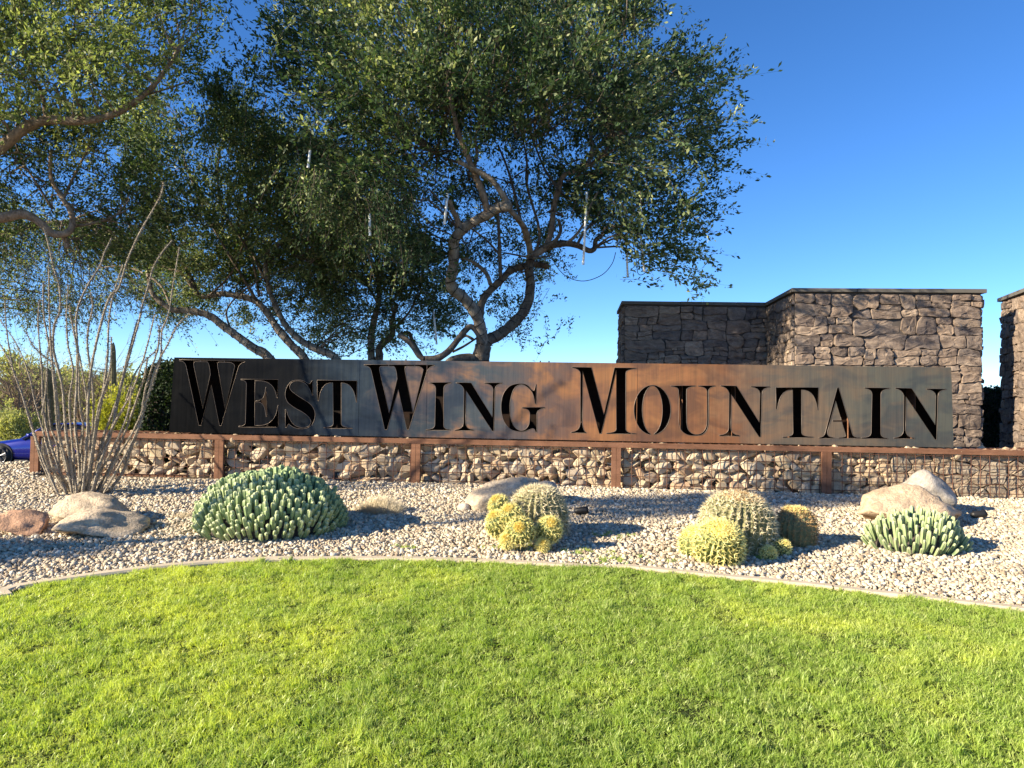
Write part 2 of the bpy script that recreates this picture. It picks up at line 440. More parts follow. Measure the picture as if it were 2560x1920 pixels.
# ------------------------------------------------------------ leaves
def leaf_object(name, mat, parent, base, C, N_dir, size, tint, aspect=.42, fold=True):
    """C (n,3) leaf roots, N_dir (n,3) leaf directions; diamond leaves of two triangles"""
    n = len(C); d = N_dir / (np.linalg.norm(N_dir, axis=1, keepdims=True) + 1e-9)
    r = rng.normal(size=(n, 3)); s = np.cross(d, r); s /= (np.linalg.norm(s, axis=1, keepdims=True) + 1e-9)
    L = size[:, None]
    V = np.empty((n, 4, 3), dtype=np.float32)
    V[:, 0] = C; V[:, 1] = C + d * L * .55 + s * L * aspect * .5; V[:, 2] = C + d * L; V[:, 3] = C + d * L * .5 - s * L * aspect * .5
    V -= np.array(base, dtype=np.float32)
    i = np.arange(n)[:, None] * 4
    Fc = np.concatenate([i + np.array([[0, 1, 2]]), i + np.array([[0, 2, 3]])], axis=1).reshape(-1, 3)
    me = mesh_np(name, V.reshape(-1, 3), Fc)
    at = me.attributes.new('tint', 'FLOAT', 'POINT'); at.data.foreach_set('value', np.repeat(tint, 4).astype(np.float32))
    return link(name, me, parent, mat)

def sprays(anchors, dirs, lens, per, leaf, droop=.25, spread=.05, tintc=None):
    """branchlets: curved twigs carrying leaf clusters. returns leaf roots/dirs/size/tint and twig polylines"""
    n = len(anchors); A = np.asarray(anchors); Dn = np.asarray(dirs, float); Dn /= np.linalg.norm(Dn, axis=1, keepdims=True)
    lens = np.asarray(lens)
    nodes = 11; t = (rng.integers(0, nodes, (n, per)) + .75 + rng.normal(0, .16, (n, per))) / nodes; t = np.clip(t, .04, 1.03); L = lens[:, None]
    side = rng.normal(size=(n, 3)) * .22
    pos = A[:, None, :] + Dn[:, None, :] * (t * L)[..., None] + side[:, None, :] * ((t ** 2) * L)[..., None]
    pos[..., 2] -= droop * L * t ** 2
    wid = spread * (1.0 - .6 * t)[..., None]
    pos = pos + rng.normal(size=pos.shape) * wid
    ld = Dn[:, None, :] * 1.0 + rng.normal(size=pos.shape) * .65
    sz = leaf * rng.uniform(.5, 1.5, (n, per))
    tb = rng.normal(0, .15, n) if tintc is None else tintc
    tint = np.clip(.45 + tb[:, None] + rng.normal(0, .16, (n, per)), 0, 1)
    tp = np.array([0, .35, .7, 1.0])
    tw = A[:, None, :] + Dn[:, None, :] * (tp * 1)[None, :, None] * L[..., None] + side[:, None, :] * (tp ** 2)[None, :, None] * L[..., None]
    tw[..., 2] -= droop * L * tp ** 2
    return pos.reshape(-1, 3), ld.reshape(-1, 3), sz.ravel(), tint.ravel(), tw
def twig_object(name, mat, parent, base, TW, r0=.0042):
    """TW (n,k,3) polylines -> three-sided tubes"""
    n, k, _ = TW.shape; ang = np.array([0, 2.094, 4.189])
    off = np.stack([np.cos(ang), np.sin(ang) * .6, np.sin(ang) * .8], 1)
    rr = r0 * np.linspace(1, .35, k)
    V = TW[:, :, None, :] + off[None, None, :, :] * rr[None, :, None, None]
    V = V.reshape(-1, 3) - np.array(base)
    Fc = []
    for j in range(k - 1):
        for a in range(3):
            b = (a + 1) % 3; Fc.append([j * 3 + a, j * 3 + b, j * 3 + 3 + b, j * 3 + 3 + a])
    Fc = np.array(Fc); Fa = (np.arange(n)[:, None, None] * (k * 3) + Fc[None]).reshape(-1, 4)
    return link(name, mesh_np(name, V, Fa, True), parent, mat)

def inpoly(x, y, poly):
    c = False; n = len(poly); j = n - 1
    for i in range(n):
        xi, yi = poly[i]; xj, yj = poly[j]
        if (yi > y) != (yj > y) and x < (xj - xi) * (y - yi) / (yj - yi) + xi: c = not c
        j = i
    return c
def edge_dist(x, y, poly):
    m = 1e9; n = len(poly)
    for i in range(n):
        ax, ay = poly[i]; bx, by = poly[(i + 1) % n]; dx, dy = bx - ax, by - ay
        t = max(0, min(1, ((x - ax) * dx + (y - ay) * dy) / (dx * dx + dy * dy + 1e-9)))
        m = min(m, math.hypot(x - ax - dx * t, y - ay - dy * t))
    return m
def crown(name, mat, tree, base, polys, Yc, thick, nbr, per, leaf, focus, holes=(), droop=.25, L=(.35, .75), twig=True, barkm=None, sparse=(), back=(), edge=40, spread=.05, clump=28):
    """fills crown outlines (2212 view px) given at distance Yc with branchlets gathered in clumps; thick = half depth in m"""
    cl = []
    xs = [p[0] for poly in polys for p in poly]; ys = [p[1] for poly in polys for p in poly]
    tries = 0; ncl = nbr // clump
    while len(cl) < ncl and tries < ncl * 60:
        tries += 1
        x = random.uniform(min(xs), max(xs)); y = random.uniform(min(ys), max(ys))
        pl = [p for p in polys if inpoly(x, y, p)]
        if not pl: continue
        if any(((x - h[0]) / h[2]) ** 2 + ((y - h[1]) / h[3]) ** 2 < 1 for h in holes): continue
        if any(((x - h[0]) / h[2]) ** 2 + ((y - h[1]) / h[3]) ** 2 < 1 and random.random() < h[4] for h in sparse): continue
        ed = max(edge_dist(x, y, p) for p in pl)
        k = min(1, ed / 220) ** .5
        Y = Yc + random.uniform(-1, 1) * thick * (.25 + .75 * k)
        if any(((x - h[0]) / h[2]) ** 2 + ((y - h[1]) / h[3]) ** 2 < 1 for h in back): Y = Yc + thick * random.uniform(.35, .9)
        cl.append((P(*D(x, y), Y), ed, random.gauss(0, .2)))
    A = []; Dr = []; Ls = []; tc = []
    fo = Vector(focus)
    for c, ed, tb in cl:
        out = (c - fo); out.normalize()
        rad = .34 if ed > edge else .19
        cd = (out * .9 + Vector((random.gauss(0, .35), random.gauss(0, .35), random.gauss(0, .35)))).normalized()
        for i in range(clump):
            q = Vector((random.gauss(0, rad), random.gauss(0, rad), random.gauss(0, rad * .7)))
            dd = (cd + Vector((random.gauss(0, .33), random.gauss(0, .33), random.gauss(0, .28)))).normalized()
            l = random.uniform(*L) * (1 if ed > edge else .7)
            a = c + q - dd * l * .5
            A.append(a[:]); Dr.append(dd[:]); Ls.append(l); tc.append(tb + random.gauss(0, .06))
    A = np.array(A); Dr = np.array(Dr); tc = np.array(tc)
    C_, d_, s_, t_, tw = sprays(A, Dr, Ls, per, leaf, droop, spread, tc)
    cr = leaf_object('crown', mat, tree, base, C_, d_, s_, t_)
    if twig: twig_object('twigs', barkm, tree, base, tw)['kind'] = 'stuff'
    return cr, [c[0] for c in cl]

# ============================================================ GROUND
def terrain_sheet(name, xs, ys, mat, dz=0.0, inside=None):
    V = [(x, y, gz(x, y) + dz) for y in ys for x in xs]; nx = len(xs); Fc = []
    for j in range(len(ys) - 1):
        for i in range(nx - 1):
            if inside and not inside((xs[i] + xs[i + 1]) / 2, (ys[j] + ys[j + 1]) / 2): continue
            a = j * nx + i; Fc.append([a, a + 1, a + nx + 1, a + nx])
    me = mesh_np(name, V, np.array(Fc), True); o = link(name, me, None, mat); o['kind'] = 'structure'; return o
def axis(*segs):
    out = []
    for a, b, st in segs:
        k = max(1, int(round((b - a) / st))); out += [a + (b - a) * i / k for i in range(k)]
    out.append(segs[-1][1]); return out
n = NT('desert_soil'); g_ = n.coord('Object')
n.set(color=n.ramp(n.noise(g_, .6, 6, .6), [(.3, (.2, .155, .105)), (.7, (.34, .28, .2))]), rough=.95, spec=.1).bump(n.noise(g_, 12, 5, .7), .6, .03); M['soil'] = n.m
n = NT('gravel_bed_soil'); g_ = n.coord('Object')
n.set(color=n.ramp(n.noise(g_, 60, 4, .6), [(.35, (.07, .055, .04)), (.65, (.18, .145, .105))]), rough=.95, spec=.1).bump(n.noise(g_, 45, 4, .7), .8, .02); M['bed'] = n.m
n = NT('turf_soil'); g_ = n.coord('Object')
n.set(color=n.ramp(n.noise(g_, 30, 5, .6), [(.35, (.02, .03, .008)), (.65, (.05, .065, .018))]), rough=.95, spec=.1).bump(n.noise(g_, 60, 4, .7), .8, .02); M['turf'] = n.m
terrain_sheet('ground', axis((-600, -60, 60), (-60, -16, 4), (-16, 16, .5), (16, 60, 4), (60, 600, 60)),
              axis((-300, -20, 40), (-20, 0, 4), (0, 20, .4), (20, 60, 4), (60, 900, 60)), M['soil'], -.03)
# kerb curve, traced on the ground
kp = [D(*q) for q in ((-260, 1345), (-120, 1308), (0, 1279), (110, 1260), (300, 1234), (500, 1216), (700, 1209), (900, 1210), (1100, 1217), (1300, 1228), (1500, 1243), (1700, 1262), (1900, 1284), (2100, 1307), (2212, 1319), (2340, 1338), (2480, 1362))]
KW = [G(*p) for p in kp]
KW[0] = Vector((-6.2, 2.9, 0)); KW[-1] = Vector((6.2, 2.6, 0))
KW = [Vector((-7.6, 1.4, 0))] + KW[:1] + KW[1:] + [Vector((7.4, 1.2, 0))]
kc, _ = crom(KW, [1] * len(KW), 8)
# even steps along the curve
def evenly(pts, st):
    out = [pts[0].copy()]; acc = 0
    for a, b in zip(pts[:-1], pts[1:]):
        a = Vector((a.x, a.y, 0)); b = Vector((b.x, b.y, 0)); L = (b - a).length; p = st - acc
        while p <= L: out.append(a.lerp(b, p / L)); p += st
        acc = L - (p - st)
    return out
kc = evenly([Vector((p.x, p.y, 0)) for p in kc], .12)
kxs = np.array([p.x for p in kc]); kys = np.array([p.y for p in kc]); kord = np.argsort(kxs)
def kerb_y(x): return float(np.interp(x, kxs[kord], kys[kord]))
kerb = bpy.data.objects.new('kerb', None); COL.objects.link(kerb); kerb['kind'] = 'structure'
i = 0; seg = [11, 8, 12, 9, 10, 13]; si = 0
while i < len(kc) - 2:
    j = min(i + seg[si % 6], len(kc) - 1); si += 1
    vs = []; fs = []
    dzj = random.uniform(-.004, .004)
    for m in range(i, j + 1):
        p = kc[m]; t = (kc[min(m + 1, len(kc) - 1)] - kc[max(m - 1, 0)]).normalized(); nn = Vector((-t.y, t.x, 0))
        if m == i: p = p + t * .006
        if m == j: p = p - t * .006
        z = gz(p.x, p.y) + .022 + dzj + random.uniform(-.0015, .0015)
        for (o_, dz) in ((-.045, -.12), (-.045, -.012), (-.034, 0), (.034, 0), (.046, -.012), (.046, -.12)):
            q = p + nn * o_; vs.append((q.x, q.y, z + dz))
    L = j - i
    for a in range(L):
        for b in range(5): fs.append([a * 6 + b, (a + 1) * 6 + b, (a + 1) * 6 + b + 1, a * 6 + b + 1][::-1])
    fs.append([0, 1, 2, 3, 4, 5]); fs.append([L * 6 + b for b in range(6)][::-1])
    link('kerb_segment', mesh_np('kerb_segment', vs, fs), kerb, M['kerb']); i = j
terrain_sheet('lawn', axis((-7.5, 7.3, .1)), axis((-1, 1.5, .2), (1.5, 5.6, .08)), M['turf'], .0, lambda x, y: y < kerb_y(x) + .02)
terrain_sheet('gravel_bed', axis((-16, -7, .4), (-7, 7, .1), (7, 12, .4)), axis((1, 2.5, .25), (2.5, 9.3, .1), (9.3, 14, .4)), M['bed'], -.004, lambda x, y: y > (kerb_y(x) - .03 if abs(x) < 7.3 else 2))

# ---- instancing of pebbles and grass blades with geometry nodes (stuff)
def scatter(name, pts, rots, scls, protos, mat_list, kind='stuff', label=None, cat=None, tint=None):
    me = bpy.data.meshes.new(name); pts = np.asarray(pts, dtype=np.float32)
    me.vertices.add(len(pts)); me.vertices.foreach_set('co', pts.ravel())
    a = me.attributes.new('rot', 'FLOAT_VECTOR', 'POINT'); a.data.foreach_set('vector', np.asarray(rots, dtype=np.float32).ravel())
    a = me.attributes.new('scl', 'FLOAT_VECTOR', 'POINT'); a.data.foreach_set('vector', np.asarray(scls, dtype=np.float32).ravel())
    a = me.attributes.new('idx', 'INT', 'POINT'); a.data.foreach_set('value', rng.integers(0, len(protos), len(pts)).astype(np.int32))
    if tint is not None:
        a = me.attributes.new('tone', 'FLOAT', 'POINT'); a.data.foreach_set('value', np.asarray(tint, dtype=np.float32))
    o = link(name, me); tag(o, label, cat, None, kind)
    for m in mat_list: me.materials.append(m)
    ng = bpy.data.node_groups.new(name, 'GeometryNodeTree')
    ng.interface.new_socket('Geometry', in_out='INPUT', socket_type='NodeSocketGeometry')
    ng.interface.new_socket('Geometry', in_out='OUTPUT', socket_type='NodeSocketGeometry')
    gi = ng.nodes.new('NodeGroupInput'); go = ng.nodes.new('NodeGroupOutput')
    iop = ng.nodes.new('GeometryNodeInstanceOnPoints'); g2i = ng.nodes.new('GeometryNodeGeometryToInstance')
    for p in protos[::-1]:
        oi = ng.nodes.new('GeometryNodeObjectInfo'); oi.inputs['Object'].default_value = p
        ng.links.new(oi.outputs['Geometry'], g2i.inputs[0])
    def na(nm, t):
        q = ng.nodes.new('GeometryNodeInputNamedAttribute'); q.data_type = t; q.inputs[0].default_value = nm
        return [s for s in q.outputs if s.enabled][0]
    ng.links.new(gi.outputs[0], iop.inputs['Points']); ng.links.new(g2i.outputs[0], iop.inputs['Instance'])
    iop.inputs['Pick Instance'].default_value = True
    ng.links.new(na('idx', 'INT'), iop.inputs['Instance Index'])
    e2r = ng.nodes.new('FunctionNodeEulerToRotation'); ng.links.new(na('rot', 'FLOAT_VECTOR'), e2r.inputs[0])
    ng.links.new(e2r.outputs[0], iop.inputs['Rotation'])
    ng.links.new(na('scl', 'FLOAT_VECTOR'), iop.inputs['Scale']); ng.links.new(iop.outputs[0], go.inputs[0])
    o.modifiers.new('scatter', 'NODES').node_group = ng
    return o
# pebbles
n = NT('crushed_granite'); r_ = n.rnd(); g_ = n.coord('Object')
c_ = n.ramp(r_, [(0, (.26, .20, .14)), (.2, (.46, .38, .27)), (.45, (.60, .51, .37)), (.7, (.50, .43, .33)), (.88, (.70, .63, .49)), (1, (.78, .74, .62))])
n.set(color=n.mix(n.noise(g_, 2.2, 3, .6), n.mix(1.0, c_, (.72, .7, .68), 'MULTIPLY'), c_), rough=.85, spec=.25); M['pebble'] = n.m
peb = []
for k in range(6):
    me = rock_mesh('pebble', 2 if k < 3 else 1, 7, .55, .9, .1, (1, 1, 1), 900 + k); me.materials.append(M['pebble'])
    peb.append(bpy.data.objects.new('pebble', me))
def gnoise(X, Y, s, o=0): return np.array([mnoise.noise(Vector((x * s, y * s, o))) for x, y in zip(X, Y)])
pts = []; sc = []
def hexpts(x0, x1, y0, y1, st):
    xs = np.arange(x0, x1, st); ys = np.arange(y0, y1, st * .86); Xg, Yg = np.meshgrid(xs, ys); Xg = Xg + (np.arange(len(ys)) % 2)[:, None] * st / 2
    Xg = Xg + rng.uniform(-.42, .42, Xg.shape) * st; Yg = Yg + rng.uniform(-.42, .42, Yg.shape) * st
    return Xg.ravel(), Yg.ravel()
kerbY = lambda X: np.interp(X, kxs[kord], kys[kord])
X, Y = hexpts(-6.9, 6.6, 2.6, 8.46, .0192)
wallY = 8.4 - TANW * X
keep = (Y > kerbY(X) + .055) & ((Y < wallY + .02) | (X < -6.3)) & (np.abs(X) < .80 * Y + .5)
X = X[keep]; Y = Y[keep]
X2, Y2 = hexpts(-15, -5.5, 6.6, 11.5, .034)
k2 = ((Y2 > 8.46) | (X2 < -6.9)) & ((X2 < -5.63 - .0) | (Y2 < wallY.min() * 0 + 8.4 - TANW * X2)) & (np.abs(X2) < 1.3 * Y2)
X = np.concatenate([X, X2[k2]]); Y = np.concatenate([Y, Y2[k2]])
Z = np.array([gz(a, b) for a, b in zip(X, Y)]); big = np.where(np.arange(len(X)) < keep.sum(), 1, 1.5)
S = np.clip(rng.lognormal(0, .40, len(X)), .45, 2.4) * .0107 * big
SC = np.stack([S * rng.uniform(.85, 1.35, len(X)), S * rng.uniform(.75, 1.1, len(X)), S * rng.uniform(.6, .9, len(X))], 1)
clmp = gnoise(X, Y, 5.0, 2)
Zp = Z + S * .35 + np.clip(clmp, 0, 1) * .018 + rng.uniform(-.003, .006, len(X))
RT = np.stack([rng.normal(0, .5, len(X)), rng.normal(0, .5, len(X)), rng.uniform(0, 6.28, len(X))], 1)
scatter('gravel', np.stack([X, Y, Zp], 1), RT, SC, peb, [M['pebble']], label='pale tan crushed stone gravel between kerb and rock baskets', cat='gravel')
print('pebbles', len(X))

# grass
n = NT('grass_blade'); g_ = n.coord('Object'); r_ = n.rnd()
geo = n.n('ShaderNodeNewGeometry').outputs['Position']
pz = n.n('ShaderNodeSeparateXYZ', {0: geo}).outputs
patch = n.noise(geo, .75, 3, .55, .5); patch2 = n.noise(geo, 3.2, 3, .6)
yel = n.math('ADD', n.math('ADD', n.math('MULTIPLY', patch, .65), n.math('MULTIPLY', patch2, .35)), n.math('MULTIPLY', pz[0], -.018))  # yellower towards the left, sunlight through the blades put into the colour
c_ = n.ramp(yel, [(.34, (.19, .30, .045)), (.5, (.30, .42, .07)), (.66, (.52, .59, .10))])
c_ = n.mix(n.ramp(r_, [(0, 0.), (.75, .3), (1, .75)]), c_, (.50, .54, .22))
n.set(color=c_, rough=.42, spec=.4); n.transl(n.mix(1.0, c_, (1.5, 1.5, .7), 'MULTIPLY'), .42); M['grass'] = n.m
tufts = []
for k in range(5):
    g2 = np.random.default_rng(40 + k); vs = []; fs = []
    for b in range(26):
        a = g2.uniform(0, 6.28); rr = abs(g2.normal(0, .016)); bx, by = rr * math.cos(a), rr * math.sin(a)
        h = g2.uniform(.016, .032); w = g2.uniform(.0013, .0023); la = g2.uniform(0, 6.28); ln = abs(g2.normal(.006, .006)) + .002
        fa = g2.uniform(0, 6.28); sx, sy = math.cos(fa) * w, math.sin(fa) * w; lx, ly = math.cos(la) * ln, math.sin(la) * ln
        m = len(vs)
        for t, k_ in ((0, 1.0), (.5, .9)):
            cx, cy = bx + lx * t * t * 1.6, by + ly * t * t * 1.6
            vs += [(cx - sx * k_, cy - sy * k_, h * t), (cx + sx * k_, cy + sy * k_, h * t)]
        vs.append((bx + lx * 1.9, by + ly * 1.9, h * (1 - ln * 9 * .35)))
        fs += [[m, m + 1, m + 3, m + 2], [m + 2, m + 3, m + 4]]
    me = mesh_np('grass_tuft', vs, fs); me.materials.append(M['grass']); tufts.append(bpy.data.objects.new('grass_tuft', me))
X, Y = hexpts(-6.5, 6.3, 0.9, 5.5, .027)
keep = (Y < kerbY(X) - .038) & (np.abs(X) < .78 * Y + .9); X = X[keep]; Y = Y[keep]
Z = np.array([gz(a, b) for a, b in zip(X, Y)])
n1 = gnoise(X, Y, 1.3, 4); n2 = gnoise(X, Y, 1.3, 14); n3 = gnoise(X, Y, 4.5, 7); n4 = gnoise(X, Y, 11, 8)
hole = np.zeros(len(X))
for (hx, hy, ra, rb) in ((1070, 1400, .05, .10), (1090, 1425, .06, .05), (955, 1252, .16, .018), (1040, 1262, .14, .018), (745, 1372, .12, .03), (415, 1505, .06, .04), (35, 1640, .2, .06), (700, 1260, .1, .02)):
    p = G(*D(hx, hy)); hole = np.maximum(hole, np.exp(-(((X - p.x) / ra) ** 2 + ((Y - p.y) / rb) ** 2)))
hs = np.clip(1.0 + .30 * n3 + .75 * n4 + rng.normal(0, .12, len(X)), .45, 1.6) * (1 - .75 * hole)
lean = .16
RT = np.stack([rng.normal(0, .26, len(X)) + lean * n1 * 1.5, rng.normal(0, .26, len(X)) + lean * n2 * 1.5 + .08, rng.uniform(0, 6.28, len(X))], 1)
tall = rng.random(len(X)) < .09; hs = np.where(tall, hs * 1.5, hs * .82); wsc = rng.uniform(.9, 1.25, len(X)) * np.where(tall, .75, 1.0)
scatter('grass', np.stack([X, Y, Z - .002 + .012 * n3], 1), RT, np.stack([wsc, wsc, hs], 1), tufts, [M['grass']], label='short bright green mown lawn grass in the foreground', cat='grass')
print('tufts', len(X))
# a few weeds of grass in the gravel
ws = []
for (hx, hy, nr, sp) in ((1330, 1215, 26, .16), (1330, 1160, 22, .14), (1260, 1195, 14, .12), (1080, 1190, 14, .12), (1540, 1190, 10, .1), (870, 1188, 10, .1), (1620, 1205, 12, .1), (1160, 1183, 10, .1)):
    p = G(*D(hx, hy))
    for i in range(nr):
        x = p.x + random.gauss(0, sp); y = p.y + random.gauss(0, sp * .4)
        if y > kerb_y(x) + .08: ws.append((x, y, gz(x, y) + .004))
ws = np.array(ws); wk = len(ws)
scatter('weeds', ws, np.stack([rng.normal(0, .3, wk), rng.normal(0, .3, wk), rng.uniform(0, 6, wk)], 1), rng.uniform(.7, 1.3, (wk, 1)) * np.ones((1, 3)), tufts, [M['grass']], label='thin green grass sprouting through the gravel near the kerb', cat='weeds')

# ---- road, far left
rd = terrain_sheet('road', axis((-400, -60, 20), (-60, 40, 4), (40, 300, 20)), axis((20.4, 33, 2)), M['asphalt'], .008)
lm = MB()
for k in range(40):
    x = -70 + k * 3.0; lm.box((x, 22.3, gz(x, 22.3) + .016), 1.6, .12, .006)
link('lane_marking', mesh_np('lane_marking', lm.v, lm.f), None, M['white'])['kind'] = 'structure'
km = MB(); km.box((-60, 20.3, gz(0, 20.3) + .04), 680, .16, .14)
km.build('roadside_kerb', M['kerb'])['kind'] = 'structure'

# ============================================================ GABION WALL
ux = Vector((1, -TANW, 0)).normalized(); uo = Vector((TANW, 1, 0)).normalized()   # along the wall, away from camera
un = -uo; UZ = Vector((0, 0, 1)); AX = (ux, uo, UZ)
O0 = Vector((0, 8.4, 0))
def along(p): return (p - O0).dot(ux)
RT_Z = 1.086; RH = .056; BASEZ = .575; GD = .62
uL = along(PL(84, 1110)); uR = along(PL(2560, 1130)) + 2.2
gab = thing('gabion_wall', O0 + ux * uL + UZ * BASEZ, 'low rusty steel framed wire basket wall filled with tan rocks below the sign', 'gabion wall')
gb = gab.location.copy()
def W(u, d, z): return O0 + ux * u + uo * d + UZ * z
def gpart(mb, name, mat, parent=gab): return mb.build(name, mat, parent, off=gb)
m = MB(); m.box(W((uL + uR) / 2, .03, RT_Z - RH / 2), uR - uL, .06, RH, AX); gpart(m, 'front_rail', M['rust'])
m = MB(); m.box(W((uL + uR) / 2, GD, RT_Z - RH / 2), uR - uL, .05, RH, AX); gpart(m, 'back_rail', M['rust'])
m = MB(); m.box(W(uL + .03, GD / 2 + .02, RT_Z - RH / 2), .05, GD - .07, RH - .004, AX); gpart(m, 'end_rail', M['rust'])
m = MB(); m.box(W(uL + .95, .05, BASEZ + .008), 1.8, .05, .05, AX); gpart(m, 'bottom_rail', M['rust'])
pxs = [(84, 1120, .085), (549, 1150, .1), (1040, 1150, .105), (1540, 1160, .1), (2065, 1170, .1)]
pu = [along(PL(a, b)) for a, b, c in pxs] + [uR - .05]
pu[0] += .03
for i, u in enumerate(pu):
    m = MB(); hw = .024
    for s in (-1, 1):
        m.box(W(u + s * .0265, -.008, (RT_Z - RH + BASEZ - .06) / 2 - .002), .0495, .04, RT_Z - RH - BASEZ + .06, AX)
    m.box(W(u, .008, (RT_Z - RH + BASEZ - .06) / 2 - .002), .012, .04, RT_Z - RH - BASEZ + .055, AX)
    gpart(m, 'post', M['rust'])
uFlat = along(PL(2235, 1150))
# wire grid and rocks per bay
g3 = np.random.default_rng(5)
rk = [hull_rock('rock', 100 + k, random.choice((9, 11, 13, 15))) for k in range(30)]
for q in rk: q.materials.append(M['gabrock'])
nrock = 0; fillv = MB()
for b in range(5):
    a0 = pu[b] + .05; a1 = pu[b + 1] - .05
    wm = MB(); z0 = BASEZ - .02; z1 = RT_Z - RH + .003
    k = int((a1 - a0) / .098); 
    for i in range(k + 1):
        u = a0 + .03 + i * .098
        if u > a1 - .01: break
        wm.tube([W(u + random.uniform(-.003, .003), .012, z0), W(u, .010, (z0 + z1) / 2), W(u + random.uniform(-.003, .003), .012, z1)], .0040, 5)
        wm.tube([W(u, .012, RT_Z + .001), W(u, GD - .02, RT_Z + .001)], .003, 4)
    for j in range(5):
        z = BASEZ + .035 + j * .1
        if z < z1: wm.tube([W(a0 - .01, .018, z), W((a0 + a1) / 2, .019, z + random.uniform(-.004, .004)), W(a1 + .01, .018, z)], .0040, 5)
    if b == 0:
        for i in range(6): wm.tube([W(uL + .01, .05 + i * .1, z0), W(uL + .01, .05 + i * .1, z1)], .0040, 5)
        for j in range(5): wm.tube([W(uL + .01, .03, BASEZ + .035 + j * .1), W(uL + .01, GD, BASEZ + .035 + j * .1)], .0040, 5)
    gpart(wm, 'wire_mesh', M['wire'])
    # front rocks: random close packing on the face
    lim = min(a1, uFlat) if b == 4 else a1
    cells = voronoi(lim - a0 + .06, .50, .152, .105, .62, 60 + b)
    for cpoly in cells:
        xs = [p[0] for p in cpoly]; zs = [p[1] for p in cpoly]
        w = max(xs) - min(xs); h = max(zs) - min(zs)
        if w < .04 or h < .03: continue
        cx = sum(xs) / len(xs); cz = sum(zs) / len(zs)
        s = random.uniform(.50, .62)
        if nrock < 300 and w * h > .003:
            me = rk[random.randrange(len(rk))]
            o = link('rock', me, gab); nrock += 1
            dp = random.uniform(.045, .07); o.scale = (max(w, .06) * s * 1.12, dp, max(h, .05) * s * 1.14)
            o.location = W(a0 - .03 + cx, .028 + dp * .95 + random.uniform(0, .012), BASEZ - .03 + cz) - gb
            loc_ = o.location.copy(); o.rotation_euler = (random.uniform(-.35, .35), random.uniform(-.7, .7) + (1.57 if abs(w - h) < .02 and random.random() < .3 else 0), random.uniform(-.35, .35))
            co = np.empty(len(me.vertices) * 3); me.vertices.foreach_get('co', co); co = co.reshape(-1, 3) * np.array(o.scale)
            ext = float((co @ np.array(o.rotation_euler.to_matrix()).T @ np.array(uo)).min()); cur = (loc_ + gb - W(0, 0, 0)).dot(uo)
            o.location = loc_ + uo * (.024 + random.uniform(0, .012) - ext - cur)
        else:
            V, Fc = ICO[1]; fillv.add([W(a0 - .03 + cx, .1, BASEZ - .03 + cz) + ux * (v[0] * w * .5) + uo * (v[1] * .05) + UZ * (v[2] * h * .5) for v in V], Fc.tolist())
# second layer, hiding the inside, and the top fill
V2, F2 = ICO[2]
for i in range(1100):
    u = random.uniform(uL + .08, uR - .1); top = random.random() < .4
    sz = random.uniform(.04, .075)
    d = random.uniform(.06, GD - .08) if top else random.uniform(.17, .26); z = RT_Z - random.uniform(.045, .08) if top else random.uniform(BASEZ - .02, RT_Z - .1)
    q = Matrix.Rotation(random.uniform(0, 6), 3, Vector((random.random(), random.random(), random.random() + .1)).normalized())
    sd = random.random() * 50; Vv = []
    for v in V2:
        p = q @ Vector((v[0] * 1.2, v[1], v[2] * .8)); k = sz * (1 + .3 * mnoise.noise(p * 1.5 + Vector((sd, 0, 0))))
        Vv.append(W(u, d, z) + ux * p.x * k + uo * p.y * k + UZ * p.z * k)
    fillv.add(Vv, F2.tolist())
fo = gpart(fillv, 'rock_fill', M['gabrock']); fo['kind'] = 'stuff'
# fitted flat stones at the right-hand end
cells = voronoi(uR - .1 - uFlat, .52, .21, .135, .42, 77)
g4 = np.random.default_rng(9)
for cpoly in cells:
    r = laid_stone(cpoly, .06, W(uFlat, .09, BASEZ - .03), ux, un, g4, .005, .022, .06)
    if r: put_stone(r[0], r[1], 'fitted_stone', M['gabdark'], gab, gb)

# ============================================================ SIGN
SO = .13                                              # sign face behind the basket front
sTL = PL(436, 893, SO); sBL = PL(423, 1082, SO); sTR = PL(2377.7, 919, SO); sBR = PL(2383.5, 1120.5, SO)
def suv(p): return (along(p), p.z)
so_ = Vector((sBL.x, sBL.y, sBL.z)); sz0 = min(sBL.z, sBR.z); sz0 = max(sz0, RT_Z + .012); szT = (sTL.z + sTR.z) / 2
print('sign z', sBL.z, sBR.z, sTL.z, sTR.z)
uo0 = along(sBL); uo1 = along(sBR); ut0 = along(sTL); ut1 = along(sTR)
sign = thing('sign_box', O0 + ux * uo0 + uo * SO + UZ * sz0, 'long dark patinated steel box sign with cut-out serif words standing on the rock basket wall', 'sign')
sb = sign.location.copy()
sign.rotation_euler = (0, 0, math.atan2(ux.y, ux.x))
# local frame of the sign: x along, y away, z up, origin bottom-left front
def loc(px, py):
    p = PL(px, py, SO); return ((p - sb).dot(ux), (p - sb).z)
HH = szT - sz0; LT0 = ut0 - uo0; LT1 = ut1 - uo0; LB1 = uo1 - uo0
